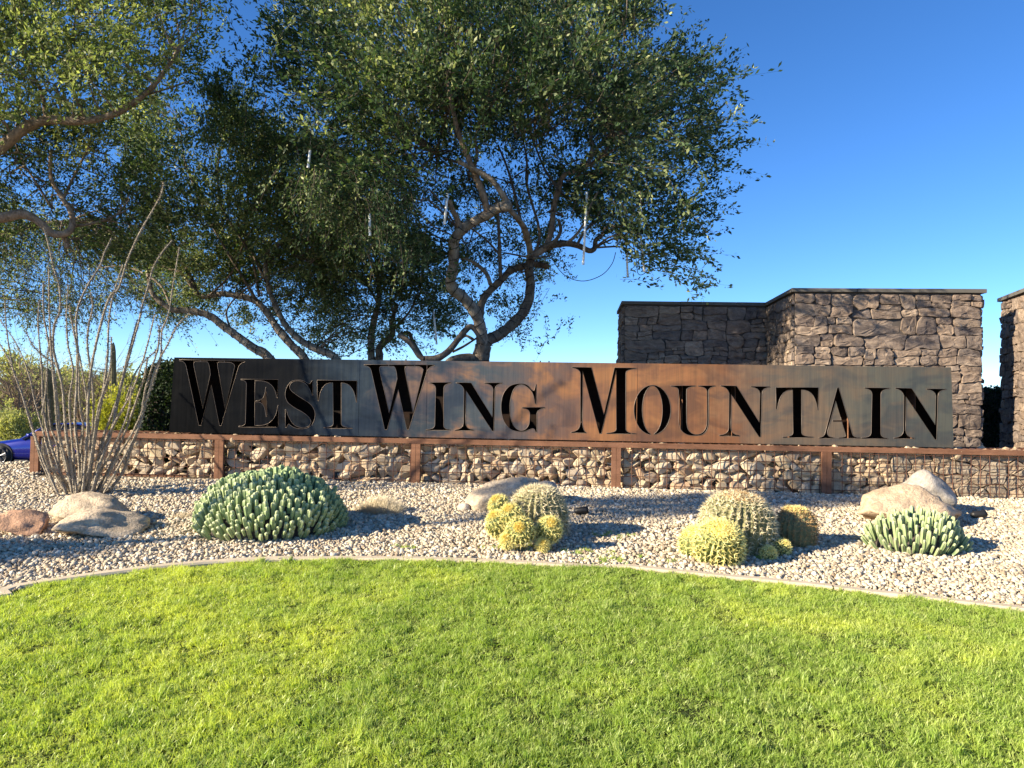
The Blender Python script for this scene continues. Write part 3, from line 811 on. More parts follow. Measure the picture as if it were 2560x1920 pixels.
# glyph outlines; zoom windows used while tracing: (x0, y0, scale)
ZA = (400, 860, 3.45625); ZB = (880, 860, 3.45625); ZC = (1380, 880, 4.2538); ZD = (1860, 880, 3.95)
def br(p0, p1, c, k=4):       # quadratic bracket from p0 to p1 with control c, end points included
    return [((1 - t) ** 2 * p0[0] + 2 * t * (1 - t) * c[0] + t * t * p1[0], (1 - t) ** 2 * p0[1] + 2 * t * (1 - t) * c[1] + t * t * p1[1]) for t in [i / k for i in range(k + 1)]]
def cr2(pts, closed=False, sub=4):
    out = []; n_ = len(pts)
    for i in range(n_ - 1):
        p0 = pts[max(i - 1, 0)]; p1 = pts[i]; p2 = pts[i + 1]; p3 = pts[min(i + 2, n_ - 1)]
        for k in range(sub):
            t = k / sub
            out.append(tuple(.5 * (2 * p1[a] + (p2[a] - p0[a]) * t + (2 * p0[a] - 5 * p1[a] + 4 * p2[a] - p3[a]) * t * t + (3 * p1[a] - p0[a] - 3 * p2[a] + p3[a]) * t ** 3) for a in (0, 1)))
    out.append(pts[-1]); return out
gl = {}
gl['I'] = ((640, 332, 862, 746), [[(665, 332), (860, 332)] + br((860, 339), (793, 385), (793, 343)) + br((793, 700), (848, 739), (790, 738)) + [(848, 746), (640, 746)] + br((640, 739), (717, 700), (715, 738)) + br((724, 385), (665, 339), (724, 343))])
gl['N'] = ((888, 332, 1300, 754), [[(900, 332), (1030, 335), (1213, 632), (1219, 395)] + br((1219, 395), (1145, 342), (1216, 345)) + [(1145, 335), (1300, 335)] + br((1300, 342), (1236, 395), (1236, 345)) + [(1226, 753), (1212, 753), (985, 404), (982, 680)] + br((982, 680), (1052, 741), (985, 738)) + [(1052, 749), (888, 749)] + br((888, 742), (966, 680), (962, 738)) + br((968, 395), (900, 340), (955, 345))])
gl['T'] = ((312, 350, 735, 846), [[(312, 350), (735, 350), (731, 572), (723, 572)] + br((723, 560), (567, 375), (700, 368), 7) + br((568, 800), (684, 838), (572, 836)) + [(684, 846), (380, 846)] + br((380, 838), (484, 800), (482, 836)) + br((479, 375), (330, 560), (350, 368), 7) + [(325, 566), (316, 564)]])
gl['E'] = ((682, 304, 1028, 719), [[(700, 304), (1024, 306), (1018, 468), (1010, 465)] + br((1008, 450), (870, 318), (985, 322), 6) + [(822, 318), (820, 489)] + br((850, 489), (914, 385), (905, 486), 5) + [(916, 374), (925, 374), (925, 628), (917, 628)] + br((915, 610), (850, 500), (905, 503), 5) + [(820, 500), (820, 704)] + br((870, 704), (1017, 545), (1000, 695), 7) + [(1020, 530), (1028, 530), (1023, 719), (682, 719)] + br((682, 711), (740, 680), (738, 710)) + br((748, 345), (700, 311), (746, 314))])
gl['S'] = ((1082, 310, 1343, 733), [cr2([(1283, 345), (1250, 322), (1205, 312), (1140, 322), (1098, 372), (1083, 440), (1103, 500), (1160, 548), (1248, 598), (1296, 645), (1304, 682), (1280, 712), (1225, 722), (1160, 698), (1112, 625), (1094, 566)]) + [(1084, 566), (1084, 722), (1094, 722)] + cr2([(1112, 690), (1160, 722), (1215, 733), (1280, 724), (1325, 680), (1342, 612), (1330, 560), (1290, 510), (1205, 456), (1138, 405), (1122, 365), (1150, 328), (1205, 320), (1262, 345), (1300, 405), (1312, 447)]) + [(1321, 447), (1322, 314), (1312, 318), (1298, 342)]])
gl['G'] = ((1288, 342, 1666, 762), [[(1593, 350), (1590, 518), (1582, 518)] + cr2([(1578, 490), (1555, 415), (1500, 362), (1448, 352), (1400, 388), (1372, 470), (1365, 550), (1373, 640), (1402, 712), (1452, 748), (1500, 736), (1530, 690), (1536, 610)]) + br((1535, 590), (1470, 556), (1530, 558), 3) + [(1470, 547), (1666, 547)] + br((1666, 556), (1598, 600), (1602, 560), 3) + [(1597, 762), (1588, 762)] + cr2([(1578, 738), (1556, 731), (1500, 753), (1450, 758), (1370, 736), (1310, 660), (1288, 550), (1305, 440), (1360, 366), (1442, 342), (1512, 353), (1556, 396), (1576, 400), (1587, 350)])])
def ell(cx, cy, rx, ry, a0, a1, k=26):
    return [(cx + rx * math.sin(R(a0 + (a1 - a0) * i / k)), cy + ry * math.cos(R(a0 + (a1 - a0) * i / k))) for i in range(k + 1)]
gl['O'] = ((870, 352, 1264, 882), [ell(1067, 617, 197, 265, 5, 355) + ell(1067, 616, 108, 256, 349, 11)])
gl['U'] = ((1258, 358, 1736, 890), [[(1262, 358), (1525, 358)] + br((1525, 366), (1430, 405), (1430, 370)) + cr2([(1430, 740), (1446, 820), (1490, 866), (1545, 877), (1600, 856), (1638, 800), (1649, 720)]) + br((1648, 415), (1552, 366), (1640, 370)) + [(1552, 358), (1736, 358)] + br((1736, 366), (1664, 415), (1668, 370)) + cr2([(1665, 720), (1650, 822), (1600, 877), (1530, 890), (1440, 880), (1372, 830), (1346, 740)]) + br((1345, 405), (1262, 366), (1345, 372))])
gl['M'] = ((203, 160, 895, 874), [[(213, 160), (420, 165), (551, 668), (664, 166), (895, 171)] + br((895, 180), (785, 225), (786, 184)) + br((785, 820), (893, 866), (787, 864)) + [(893, 874), (580, 869)] + br((580, 861), (683, 820), (681, 860)) + [(683, 195), (524, 869), (503, 869), (326, 205), (322, 745)] + br((322, 760), (366, 856), (335, 845)) + [(366, 863), (203, 859)] + br((203, 851), (301, 760), (295, 845)) + br((302, 235), (213, 169), (302, 180))])
gl['W'] = ((105, 177, 713, 741), [[(105, 177), (713, 180)] + br((713, 188), (648, 240), (665, 192)) + [(491, 741), (475, 741), (400, 392), (304, 741), (284, 741), (168, 235)] + br((165, 225), (105, 186), (155, 190)),
      br((238, 212), (256, 192), (238, 193)) + [(362, 192)] + br((362, 192), (391, 300), (384, 205)) + [(322, 596), (238, 225)],
      br((458, 212), (474, 192), (458, 193)) + [(570, 193)] + br((570, 193), (617, 222), (608, 200)) + [(528, 596), (458, 225)]])
gl['A'] = ((738, 348, 1146, 853), [[(920, 350), (934, 350), (1072, 815)] + br((1072, 815), (1146, 846), (1085, 845)) + [(1146, 853), (928, 853)] + br((928, 846), (1003, 822), (1010, 845)) + [(964, 688), (875, 688), (875, 673), (960, 673), (905, 482), (822, 790)] + br((822, 790), (886, 845), (815, 840)) + [(886, 853), (738, 853)] + br((738, 846), (800, 800), (790, 842))])
# each placed letter: glyph, window of its own tracing, or target box in source px
def z2s(Z, x, y): return (Z[0] + x / Z[2], Z[1] + y / Z[2])
GW = {'I': ZB, 'N': ZB, 'T': ZD, 'E': ZA, 'S': ZA, 'G': ZB, 'O': ZC, 'U': ZC, 'M': ZC, 'W': ZB, 'A': ZD}
letters = [('W', (449, 900.5, 613.5, 1064)), ('E', None), ('S', None), ('T', (793, 951, 893, 1071)), ('W', None), ('I', None), ('N', None), ('G', None),
           ('M', None), ('O', None), ('U', None), ('N', (1798, 964.5, 1924.6, 1092.5)), ('T', None), ('A', None), ('I', (2153, 969.5, 2224, 1097)), ('N', (2234, 970.5, 2365, 1099))]
splines = []
for ch, bx in letters:
    (x0, y0, x1, y1), cons = gl[ch]; out = []
    for c in cons:
        q = []
        for (x, y) in c:
            if bx is None: sx, sy = z2s(GW[ch], x, y); q.append(loc(sx, sy))
            else:
                fx = (x - x0) / (x1 - x0); fy = (y - y0) / (y1 - y0)
                # corners of the box on the plate: the photo is rolled by ROLL
                cx = (bx[0] + bx[2]) / 2; sx = bx[0] + fx * (bx[2] - bx[0]); sy = bx[1] + fy * (bx[3] - bx[1]) + (sx - cx) * 0.017 - (0 if ch != 'N' else 0)
                q.append(loc(sx, sy))
        r_ = [q[0]]
        for p in q[1:]:
            if math.hypot(p[0] - r_[-1][0], p[1] - r_[-1][1]) > .0012: r_.append(p)
        out.append(r_)
    splines.append((ch, out))
def curve_mesh(name, contours, extrude=0.0, bevel=0.0, fill=True):
    cu = bpy.data.curves.new(name, 'CURVE'); cu.dimensions = '2D' if fill else '3D'
    if fill: cu.fill_mode = 'BOTH'
    cu.extrude = extrude; cu.bevel_depth = bevel; cu.bevel_resolution = 0
    for c in contours:
        s = cu.splines.new('POLY'); s.points.add(len(c) - 1)
        for i, p in enumerate(c): s.points[i].co = (p[0], p[1], 0, 1)
        s.use_cyclic_u = True
    o = bpy.data.objects.new(name, cu); me = bpy.data.meshes.new_from_object(o); bpy.data.objects.remove(o); bpy.data.curves.remove(cu)
    me.transform(Matrix.Rotation(R(90), 4, 'X')); me.name = name
    return me
me = curve_mesh('front_plate', [[(0, 0), (LB1, 0), (LT1, HH), (LT0, HH)]] + [c for ch, cs in splines for c in cs], .004)
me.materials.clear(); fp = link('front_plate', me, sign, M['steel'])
fp['label'] = 'steel face with the words WEST WING MOUNTAIN cut through it'
me0 = None
for ch, cs in splines:
    cxx = sum(p[0] for p in cs[0]) / len(cs[0]); czz = sum(p[1] for p in cs[0]) / len(cs[0])
    me = curve_mesh('letter_edge', [[(p[0] - cxx, p[1] - czz) for p in c] for c in cs], 0, .0028, False)
    o = link('letter_edge', me, sign, M['steel_edge']); o.location = (cxx, -.0045, czz); o['label'] = 'cut edge of the letter ' + ch
def sbox(name, c, s, mat):
    m = MB(); m.box(c, *s); return m.build(name, mat, sign)
SDP = .34
def quadbox(name, pts, y0, y1, mat):      # prism between two depths from an x-z outline
    k = len(pts); vs = [(x, y0, z) for x, z in pts] + [(x, y1, z) for x, z in pts]
    fs = [list(range(k)), list(range(k, 2 * k))[::-1]] + [[i, (i + 1) % k + 0, (i + 1) % k + k, i + k][::-1] for i in range(k)]
    return link(name, mesh_np(name, vs, fs), sign, mat)
t_ = .006
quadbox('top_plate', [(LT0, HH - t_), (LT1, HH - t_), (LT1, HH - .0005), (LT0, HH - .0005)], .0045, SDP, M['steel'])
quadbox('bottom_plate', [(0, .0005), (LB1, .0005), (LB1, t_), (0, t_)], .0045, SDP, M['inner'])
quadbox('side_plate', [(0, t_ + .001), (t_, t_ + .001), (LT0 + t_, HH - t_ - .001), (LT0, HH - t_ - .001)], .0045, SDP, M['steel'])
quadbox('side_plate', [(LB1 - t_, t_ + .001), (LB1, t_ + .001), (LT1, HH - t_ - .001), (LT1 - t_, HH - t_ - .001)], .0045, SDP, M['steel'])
quadbox('back_plate', [(0, 0), (LB1, 0), (LT1, HH), (LT0, HH)], SDP + .001, SDP + .008, M['inner'])
for u in (1.15, 2.25, 3.3, 4.35, 5.45, 6.02, 6.62, 7.25, 7.95, 8.62):
    sbox('inner_rib', (u, SDP / 2 + .06, HH / 2 - .07), (.008, SDP - .13, HH - .16), M['inner'] if u < 5.4 else M['rust'])  # left ribs take the shade-darkened rust, right ones stay bright for lit glimpses
for u in (0.4, 2.2, 4.2, 6.2, 8.2): sbox('foot', (u, .16, -(sz0 - RT_Z) / 2 + .0), (.12, .2, (sz0 - RT_Z) + .004), M['black'])
# bridging strips that hold the loose middles of the letters
def bridge(px, py0, py1, w=.009):
    a = loc(px, py0); b = loc(px, py1); sbox('bridge_strip', ((a[0] + b[0]) / 2, .011, (a[1] + b[1]) / 2), (w, .006, abs(a[1] - b[1])), M['steel_edge'])
for px in (971, 1036): bridge(px, 905, 925)
for px in (500, 560): bridge(px, 895, 915)
for px, a, b in ((1451, 1052, 1060),): 
    p = loc(px, a + 3); sbox('bridge_strip', (p[0], .0, p[1]), (.03, .007, .008), M['steel'])
seam = loc(897, 1000)[0]
for px in (897, 1066, 1592):
    q = loc(px, 1000)[0]; sbox('weld_seam', (q, -.0045, HH / 2), (.005, .003, HH - .03), M['steel'])
for px in (971, 1010, 1350, 1372, 1625):
    q = loc(px, 915)[0]; m = MB(); m.tube([(q, .1, HH - .002), (q, .1, HH + .022)], .008, 8); m.build('bolt', M['black'], sign)
# ============================================================ STONE PIERS
def pier(label, faces, top, caps, group='stone faced entrance piers', bz=.35):
    """faces: list of (origin, direction, outward normal, width, sx, sz, seed); caps: list of outline quads"""
    p0 = faces[0][0]; base = Vector((p0.x, p0.y, bz))
    t = thing('stone_pier', base, label, 'stone pier', group)
    g = np.random.default_rng(faces[0][6])
    for (o, u, nn, w, sx, sz, seed, ret) in faces:
        for c in ashlar(w, top - bz - .075, sx * sz * .35, sx * sz * 2.0, seed):
            parts = [c]
            for pp in parts:
                if len(pp) < 3: continue
                r = laid_stone(pp, .03, Vector((o.x, o.y, bz)), u, nn, g, .0035, .022, .085)
                if r: put_stone(r[0], r[1], 'stone', M['wallstone'], t, base)
    return t, base
def prism(outline, z0, z1):
    m = MB(); k = len(outline)
    m.add([(x, y, z0) for x, y in outline] + [(x, y, z1) for x, y in outline], [list(range(k))[::-1], list(range(k, 2 * k))] + [[i, (i + 1) % k, (i + 1) % k + k, i + k] for i in range(k)])
    return m
TOPZ = 3.13; CT = .05
def make_pier(label, A, B, depthvec, seed, left=True, right=True, sx=.37, sz=.21, extra_cap=.04):
    """A,B: front left/right corners (x,y); depthvec: towards the back"""
    A = Vector((A[0], A[1], 0)); B = Vector((B[0], B[1], 0)); dv = Vector((depthvec[0], depthvec[1], 0))
    u = (B - A).normalized(); nn = Vector((u.y, -u.x, 0))
    faces = [(A, u, nn, (B - A).length, sx, sz, seed, 0)]
    if left:
        v = dv.normalized(); faces.append((A + dv, -v, Vector((-v.y, v.x, 0)), dv.length, sx * .75, sz * .85, seed + 1, 0))
    if right:
        v = dv.normalized(); faces.append((B, v, Vector((v.y, -v.x, 0)), dv.length, sx * .75, sz * .85, seed + 2, 0))
    t, base = pier(label, faces, TOPZ, None)
    m = prism([(A.x, A.y), (B.x, B.y), (B.x + dv.x, B.y + dv.y), (A.x + dv.x, A.y + dv.y)], .35, TOPZ - CT); o = m.build('core', M['mortar'], t, off=base)
    # cap slabs along the front and sides
    over = extra_cap + .012; L = (B - A).length; k = max(2, int(round(L / .95)))
    vd = dv.normalized(); n2 = -vd
    for i in range(k):
        a = A + u * (L * i / k + (-over if i == 0 else .003)); b = A + u * (L * (i + 1) / k + (over if i == k - 1 else -.003))
        q = [a - vd * over, b - vd * over, b + vd * (dv.length + over), a + vd * (dv.length + over)]
        dz = random.uniform(-.003, .003)
        prism([(p.x, p.y) for p in q], TOPZ - CT, TOPZ + dz).build('cap_slab', M['cap'], t, off=base)
    return t
def XY(px, Y, py=750): 
    p = P(px, py, Y); return (p.x, p.y)
A2 = XY(1987, 10.0); B2 = XY(2452, 9.85)
make_pier('tallest wide stone pier standing directly behind the right end of the steel sign', A2, B2, (.12, 1.35), 300)
A1 = XY(1562, 11.5); B1x = A2[0] + .5
make_pier('darker stone pier set further back behind the word MOUNTAIN', A1, (B1x, 11.42), (.1, 1.2), 330, True, False, .33, .18)
A3 = (6.72, 9.6)
make_pier('stone pier cut off by the right edge of the photo, hedge beside it', A3, (A3[0] + 2.4, 9.5), (.27, .95), 360, True, False)

# ============================================================ BOULDERS AND ROCKS
def boulder(name, px, py, wpx, hpx, depth, mat, label, seed, planes=9, rot=0.0, sub=4, sink=.12, tilt=0, cat='boulder', group=None, lo=.55, hi=.9, Yo=None, parent=None, smooth=False, fine=.07, peak=None):
    p = G(px, py)                        # (px,py): bottom centre where it meets the gravel, source px
    s = p.y / F; w = wpx * s; h = hpx * s
    me = rock_mesh(name, sub, planes, lo, hi, .07, (w / 2 * 1.08, depth / 2, h * (.5 + sink) * 1.05), seed, smooth, fine)
    if peak is not None:
        co = np.empty(len(me.vertices) * 3); me.vertices.foreach_get('co', co); co = co.reshape(-1, 3)
        k = 1 - np.clip(np.abs(co[:, 0] / (w / 2) - peak) / 1.35, 0, 1) ** 1.15; up_ = co[:, 2] > 0
        co[up_, 2] = co[up_, 2] * (.22 + .95 * k[up_]); me.vertices.foreach_set('co', co.ravel().astype(np.float32)); me.update()
    o = link(name, me, None, mat); o.location = (p.x, p.y + depth * .32, p.z + h * (.5 - sink))
    o.rotation_euler = (0, tilt, rot)
    tag(o, label, cat, group); return o
boulder('boulder', 205, 1348, 236, 58, .75, M['tan'], 'broad low tan boulder lying under the rounded one at the foot of the ocotillo', 21, tilt=.08, lo=.6, planes=16)
o = boulder('boulder', 196, 1318, 206, 74, .62, M['tan'], 'rounded tan boulder resting on a wider flat one in front of the ocotillo', 22, lo=.62, hi=.92, tilt=.16, planes=16)
boulder('boulder', 28, 1342, 150, 60, .5, M['redrock'], 'flat reddish boulder cut off by the left edge of the photo', 23, tilt=.1)
boulder('boulder', 1270, 1280, 205, 78, .6, M['tan'], 'flat topped tan boulder with a dark broken right side behind the cactus cluster', 34, tilt=-.20, lo=.5, hi=.8, planes=14)
boulder('boulder', 1350, 1262, 92, 62, .4, M['greyrock'], 'grey broken rock at the right of the flat topped tan boulder', 35, lo=.5, hi=.8)
boulder('boulder', 2290, 1322, 268, 94, .7, M['orangerock'], 'wide orange tan boulder behind the small clump of green cactus', 43, tilt=.05, lo=.6, hi=.9, planes=14, peak=.05)
boulder('boulder', 2318, 1290, 175, 104, .5, M['greyrock'], 'pale grey peaked boulder behind the wide orange one', 45, tilt=.05, lo=.55, hi=.85, planes=14, peak=.0)
boulder('rock', 1160, 1279, 34, 20, .1, M['greyrock'], 'small dark grey stone left of the flat topped boulder', 51, sub=3, cat='rock')
for q, lab, (px, py) in ((0, 'small black garden spotlight right of the flat topped tan boulder', (1450, 1291)), (1, 'small black garden spotlight right of the orange boulder', (2442, 1300))):
    p = G(px, py); t = thing('garden_spotlight', p, lab, 'spotlight', 'small black garden spotlights')
    m = MB(); m.tube([(-.05, 0, .045), (-.03, 0, .05), (.05, -.01, .06), (.07, -.012, .062)], [.02, .03, .034, .036], 12); m.build('lamp_housing', M['black'], t, True)
    m = MB(); m.tube([(0, 0, -.03), (0, 0, .04)], .008, 8); m.build('stake', M['black'], t)
    m = MB(); m.tube([(.071, -.012, .062), (.074, -.012, .0625)], .03, 12); m.build('lens', M['glass'], t)
me = rock_mesh('boulder', 4, 12, .6, .9, .07, (.42, .34, .42), 77, False, .06)  # unseen boulder, added for the shadow it casts on the gravel
o = link('boulder', me, None, M['tan']); o.location = (-5.0, 4.85, gz(-5.0, 4.85) + .22); tag(o, 'upright tan boulder added out of view by the kerb to shade the gravel', 'boulder')

# ============================================================ CACTI
def barrel_mesh(r, h, ribs, flat=.25, seed=0):
    n1 = 18; vs = []; fs = []; ns = ribs * 4
    for i in range(n1 + 1):
        ph = i / n1 * math.pi * .94 + .02
        y = math.cos(ph); rr = math.sin(ph) ** .72
        z = h / 2 * (1 + y * (1 - flat * (max(0, y) ** 6) * .3))
        for k in range(ns):
            a = 2 * math.pi * k / ns
            c = (1 + math.cos(a * ribs)) / 2; rb = r * rr * (.84 + .16 * c ** 1.2)
            vs.append((math.cos(a) * rb, math.sin(a) * rb, z - (0.05 * h if i == 0 else 0)))
    for i in range(n1):
        for k in range(ns): a = i * ns + k; b = i * ns + (k + 1) % ns; fs.append([a, a + ns, b + ns, b])
    fs.append(list(range(ns)))
    return mesh_np('body', vs, fs, True)
def spine_mesh(r, h, ribs, per, L, seed, w=.0022, ts=(.0, 1.0), nsp=8):
    g = np.random.default_rng(seed); vs = []; fs = []
    for k in range(ribs):
        a = 2 * math.pi * k / ribs
        for j in range(per):
            f = j / (per - 1)
            if f < ts[0] or f > ts[1]: continue
            ph = (.05 + f * .80) * math.pi; rr = math.sin(ph) ** .72 * r; z = h / 2 * (1 + math.cos(ph))
            o = Vector((math.cos(a) * rr, math.sin(a) * rr, z)); nrm = Vector((math.cos(a) * math.sin(ph), math.sin(a) * math.sin(ph), math.cos(ph) * .9)).normalized()
            tang = Vector((-math.sin(a), math.cos(a), 0)); up = nrm.cross(tang)
            for s in range(nsp):
                an = g.uniform(0, 6.28) if s else 0; el = g.uniform(.15, .95) if s > 1 else 1.35
                d = (tang * math.cos(an) + up * math.sin(an)) * math.cos(el) + nrm * math.sin(el)
                l = L * g.uniform(.65, 1.15); sd = d.cross(Vector(g.normal(size=3))).normalized() * w
                m = len(vs); e = o + d * l - Vector((0, 0, l * .15)); vs += [o - sd, o + sd, e]; fs.append([m, m + 1, m + 2])
    return mesh_np('spines', vs, np.array(fs))
n = NT('barrel_skin'); g_ = n.coord('Object')
n.set(color=n.ramp(n.noise(g_, 14, 4, .6), [(.35, (.09, .12, .03)), (.65, (.17, .19, .055))]), rough=.6); M['barrel'] = n.m
n = NT('old_barrel_skin'); g_ = n.coord('Object')
n.set(color=n.ramp(n.noise(g_, 12, 4, .6), [(.35, (.14, .14, .06)), (.65, (.26, .24, .11))]), rough=.7); M['barrel_old'] = n.m
def barrel(px, py, rpx, Y, label, group, old=False, tall=1.0, tilt=(0, 0), ribs=22, smat=None, top=None, L=.035, base_py=None, young=False, zsink=0):
    """px,py centre of the ball in source px; rpx its half width"""
    c = P(px, py, Y); r = rpx * Y / F; h = 2 * r * tall
    q = Matrix.Rotation(tilt[1], 4, 'Y') @ Matrix.Rotation(tilt[0], 4, 'X')
    t = thing('barrel_cactus', c - (q @ Vector((0, 0, h / 2))), label, 'cactus', group)
    t.rotation_euler = q.to_euler()
    link('body', barrel_mesh(r * .93, h, ribs), t, M['barrel_old'] if old else M['barrel'])
    per = max(8, int(h / .028)); sd = int(px)
    s = link('spines', spine_mesh(r * .93, h, ribs, per, L * 1.15, sd, .0028 if r > .15 else .0021, nsp=10), t, smat or M['spine_y']); s['kind'] = 'stuff'
    # woolly crown
    m = MB(); 
    rc = r * (.42 if not young else .24); m.tube([(0, 0, h * .93), (0, 0, h * .985), (0, 0, h * 1.0)], [rc, rc * .85, rc * .3], 14, jit=.08)
    m.build('crown_wool', top or M['wool'], t, True)
    s = link('crown_spines', spine_mesh(rc * 1.2, h * .12, 18, 7, L * .95, sd + 9, .0017, (.0, .6), 7), t, top or smat or M['spine_y']); s.location = (0, 0, h * .90); s['kind'] = 'stuff'
    return t
gA = 'golden barrel cacti clustered in front of the flat topped boulder'
barrel(1345, 1298, 80, 6.15, 'largest straw coloured barrel cactus at the back of the middle cluster', gA, True, .98, smat=M['spine_g'], top=M['spine_g'], L=.045, ribs=26)
for px, py, r, Y, lab, tl in ((1249, 1266, 27, 5.95, 'yellow barrel cactus at the upper left of the middle cluster', (.3, -.5)),
        (1247, 1311, 33, 5.82, 'yellow barrel cactus at the far left of the middle cluster', (.3, -.55)),
        (1279, 1293, 32, 5.78, 'green gold barrel cactus in the middle of the cluster, against the big one', (.5, -.35)),
        (1301, 1328, 38, 5.62, 'round barrel cactus with an orange centre facing the lawn, front of the middle cluster', (1.1, -.25)),
        (1373, 1324, 33, 5.68, 'round golden barrel cactus at the right front of the middle cluster', (.8, .25)),
        (1269, 1352, 19, 5.62, 'small golden barrel cactus low at the left front of the middle cluster', (.7, -.4)),
        (1357, 1364, 15, 5.6, 'smallest barrel cactus at the foot of the middle cluster', (.7, .1))):
    barrel(px, py, r, Y, lab, gA, False, .95, tl, 18, L=.03, young=True, top=M['wool'])
gB = 'golden barrel cacti clustered at the right, near the kerb'
barrel(1842, 1322, 100, 5.85, 'huge tall barrel cactus with a brown crown, biggest of the right cluster', gB, True, .86, (.05, .12), ribs=30, smat=M['spine_g'], top=M['spine_b'], L=.042)
barrel(1797, 1366, 65, 5.42, 'bright yellow barrel cactus nearest to the kerb in the right cluster', gB, False, .96, (.55, -.1), 26, L=.036)
barrel(1742, 1364, 45, 5.62, 'yellow barrel cactus half hidden at the left of the right cluster', gB, False, 1.0, (.35, -.3), 20, L=.034)
barrel(1921, 1385, 19, 5.52, 'tiny golden barrel cactus at the right foot of the huge one', gB, False, .95, (.7, .2), 16, L=.024, young=True)
barrel(1954, 1371, 22, 5.65, 'tiny golden green barrel cactus between the huge one and the dark one', gB, False, .95, (.5, .5), 16, L=.024, young=True)
barrel(1989, 1328, 54, 6.0, 'dark flat topped barrel cactus with a bright yellow crown right of the huge one', gB, True, 1.05, (0, .02), 22, smat=M['spine_b'], top=M['spine_y'], L=.036)

# columnar clumps
def stem_mesh(k, h=1.0, r=.13, ribs=5, seed=0):
    vs = []; fs = []; ns = ribs * 2; rings = [(0, .85), (.3, 1.0), (.7, 1.05), (.90, .98), (.97, .74), (1.0, .35)]
    g = np.random.default_rng(seed); bx, by = g.uniform(-.05, .05, 2)
    for z, rr in rings:
        for i in range(ns):
            a = 2 * math.pi * i / ns; q = r * rr * (1.0 if i % 2 == 0 else .74); vs.append((math.cos(a) * q + bx * z * z, math.sin(a) * q + by * z * z, z * h))
    for j in range(len(rings) - 1):
        for i in range(ns): a = j * ns + i; b = j * ns + (i + 1) % ns; fs.append([a, b, b + ns, a + ns])
    fs.append([(len(rings) - 1) * ns + i for i in range(ns)])
    nb = len(fs)
    # pale spine tufts along the ribs
    for i in range(0, ns, 2):
        a = 2 * math.pi * i / ns
        for z in np.arange(.15, 1.0, .09):
            rr = np.interp(z, [q[0] for q in rings], [q[1] for q in rings]) * r; c = Vector((math.cos(a) * rr + bx * z * z, math.sin(a) * rr + by * z * z, z * h))
            o = Vector((math.cos(a), math.sin(a), 0)); s = Vector((-math.sin(a), math.cos(a), 0)); m = len(vs)
            vs += [c - s * .008 + o * -.006, c + s * .008 + o * -.006, c + o * .03 + s * .02 + Vector((0, 0, .012)), c + o * .03 - s * .02 + Vector((0, 0, .012))]; fs += [[m, m + 1, m + 2], [m, m + 1, m + 3]]
    me = mesh_np('stem', vs, fs); me.materials.append(M['stem']); me.materials.append(M['thorn'])
    mi = [0] * nb + [1] * (len(fs) - nb); me.polygons.foreach_set('material_index', mi)
    return me
n = NT('cactus_stem'); r_ = n.rnd(); g_ = n.coord('Object')
zz = n.n('ShaderNodeSeparateXYZ', {0: g_}).outputs[2]
c_ = n.mix(r_, (.20, .28, .13), (.33, .40, .19)); c_ = n.mix(n.ramp(zz, [(.72, 0.), (1, .6)]), c_, (.52, .54, .32))
c_ = n.mix(n.ramp(n.noise(g_, 9, 3, .6), [(.5, 0.), (.75, .4)]), c_, (.14, .19, .10))
n.set(color=c_, rough=.6, spec=.3); M['stem'] = n.m
n = NT('cactus_stem_blue'); r_ = n.rnd(); g_ = n.coord('Object')
def clump(label, px0, px1, pytop, pybase, Yc, dep, nst, r, h, seed, upright=.5, stuffn=0):
    a = P(px0, pybase, Yc); b = P(px1, pybase, Yc); cx = (a.x + b.x) / 2; rx = (b.x - a.x) / 2 - r * .5
    gzc = gz(cx, Yc); top = P((px0 + px1) / 2, pytop, Yc).z - gzc; hm = top - h * .55
    base = Vector((cx, Yc, gzc)); t = thing('columnar_cactus_clump', base, label, 'cactus')
    ms = [stem_mesh('stem', 1.0, r / h, 5, seed + k) for k in range(5)]
    g = np.random.default_rng(seed); pts = []; tot = nst + stuffn; i = 0; ga = math.pi * (3 - 5 ** .5)
    N = tot
    for i in range(N):                       # even points on a half dome
        f = (i + .5) / N; el = math.asin(1 - f * .985); az = i * ga
        pts.append((math.cos(az) * math.cos(el), math.sin(az) * math.cos(el), math.sin(el)))
    order = sorted(range(N), key=lambda i: pts[i][1])     # those facing the viewer first
    sm = MB(); 
    for c, i in enumerate(order):
        x, y, z = pts[i]; x += g.normal(0, .03); y += g.normal(0, .03)
        lump = 1 + .10 * mnoise.noise(Vector((x * 2, y * 2, z * 2 + seed)))
        p = Vector((x * rx, y * dep, max(0, z) * hm)) * lump; hh = h * g.uniform(.75, 1.25)
        hh *= .8 + .35 * z; k_ = 1 - upright * min(1, .45 + z); d = Vector((x * k_ * 1.3, y * k_ * 1.3, .3 + upright * .8 + z)).normalized()
        tt = p + d * hh * .45; p2 = tt - d * hh; p2.z = max(p2.z, -.06)
        rot = d.to_track_quat('Z', 'Y') @ Vector((0, 0, 1)).to_track_quat('Z', 'Y').inverted()
        from mathutils import Euler
        sp = Matrix.Translation(tt - d * hh) @ d.to_track_quat('Z', 'Y').to_matrix().to_4x4() @ Matrix.Rotation(g.uniform(0, 6.28), 4, 'Z') @ Matrix.Diagonal((hh, hh, hh, 1))
        if c < nst:
            o = link('stem', ms[i % 5], t); o.matrix_local = sp
        else:
            mm = ms[i % 5]; nv = mm.polygons
            sm.add([sp @ v.co for v in mm.vertices], [list(f.vertices) for f in mm.polygons][:56])
    if stuffn:
        o = sm.build('rear_stems', M['stem'], t); o['kind'] = 'stuff'
    m = MB(); V, Fc = ICO[3]; m.add([(v[0] * rx * .86, v[1] * dep * .86, max(-.05, v[2] * hm * .84)) for v in V], Fc.tolist()); m.build('woody_core', M['mortar'], t, True)
    return t
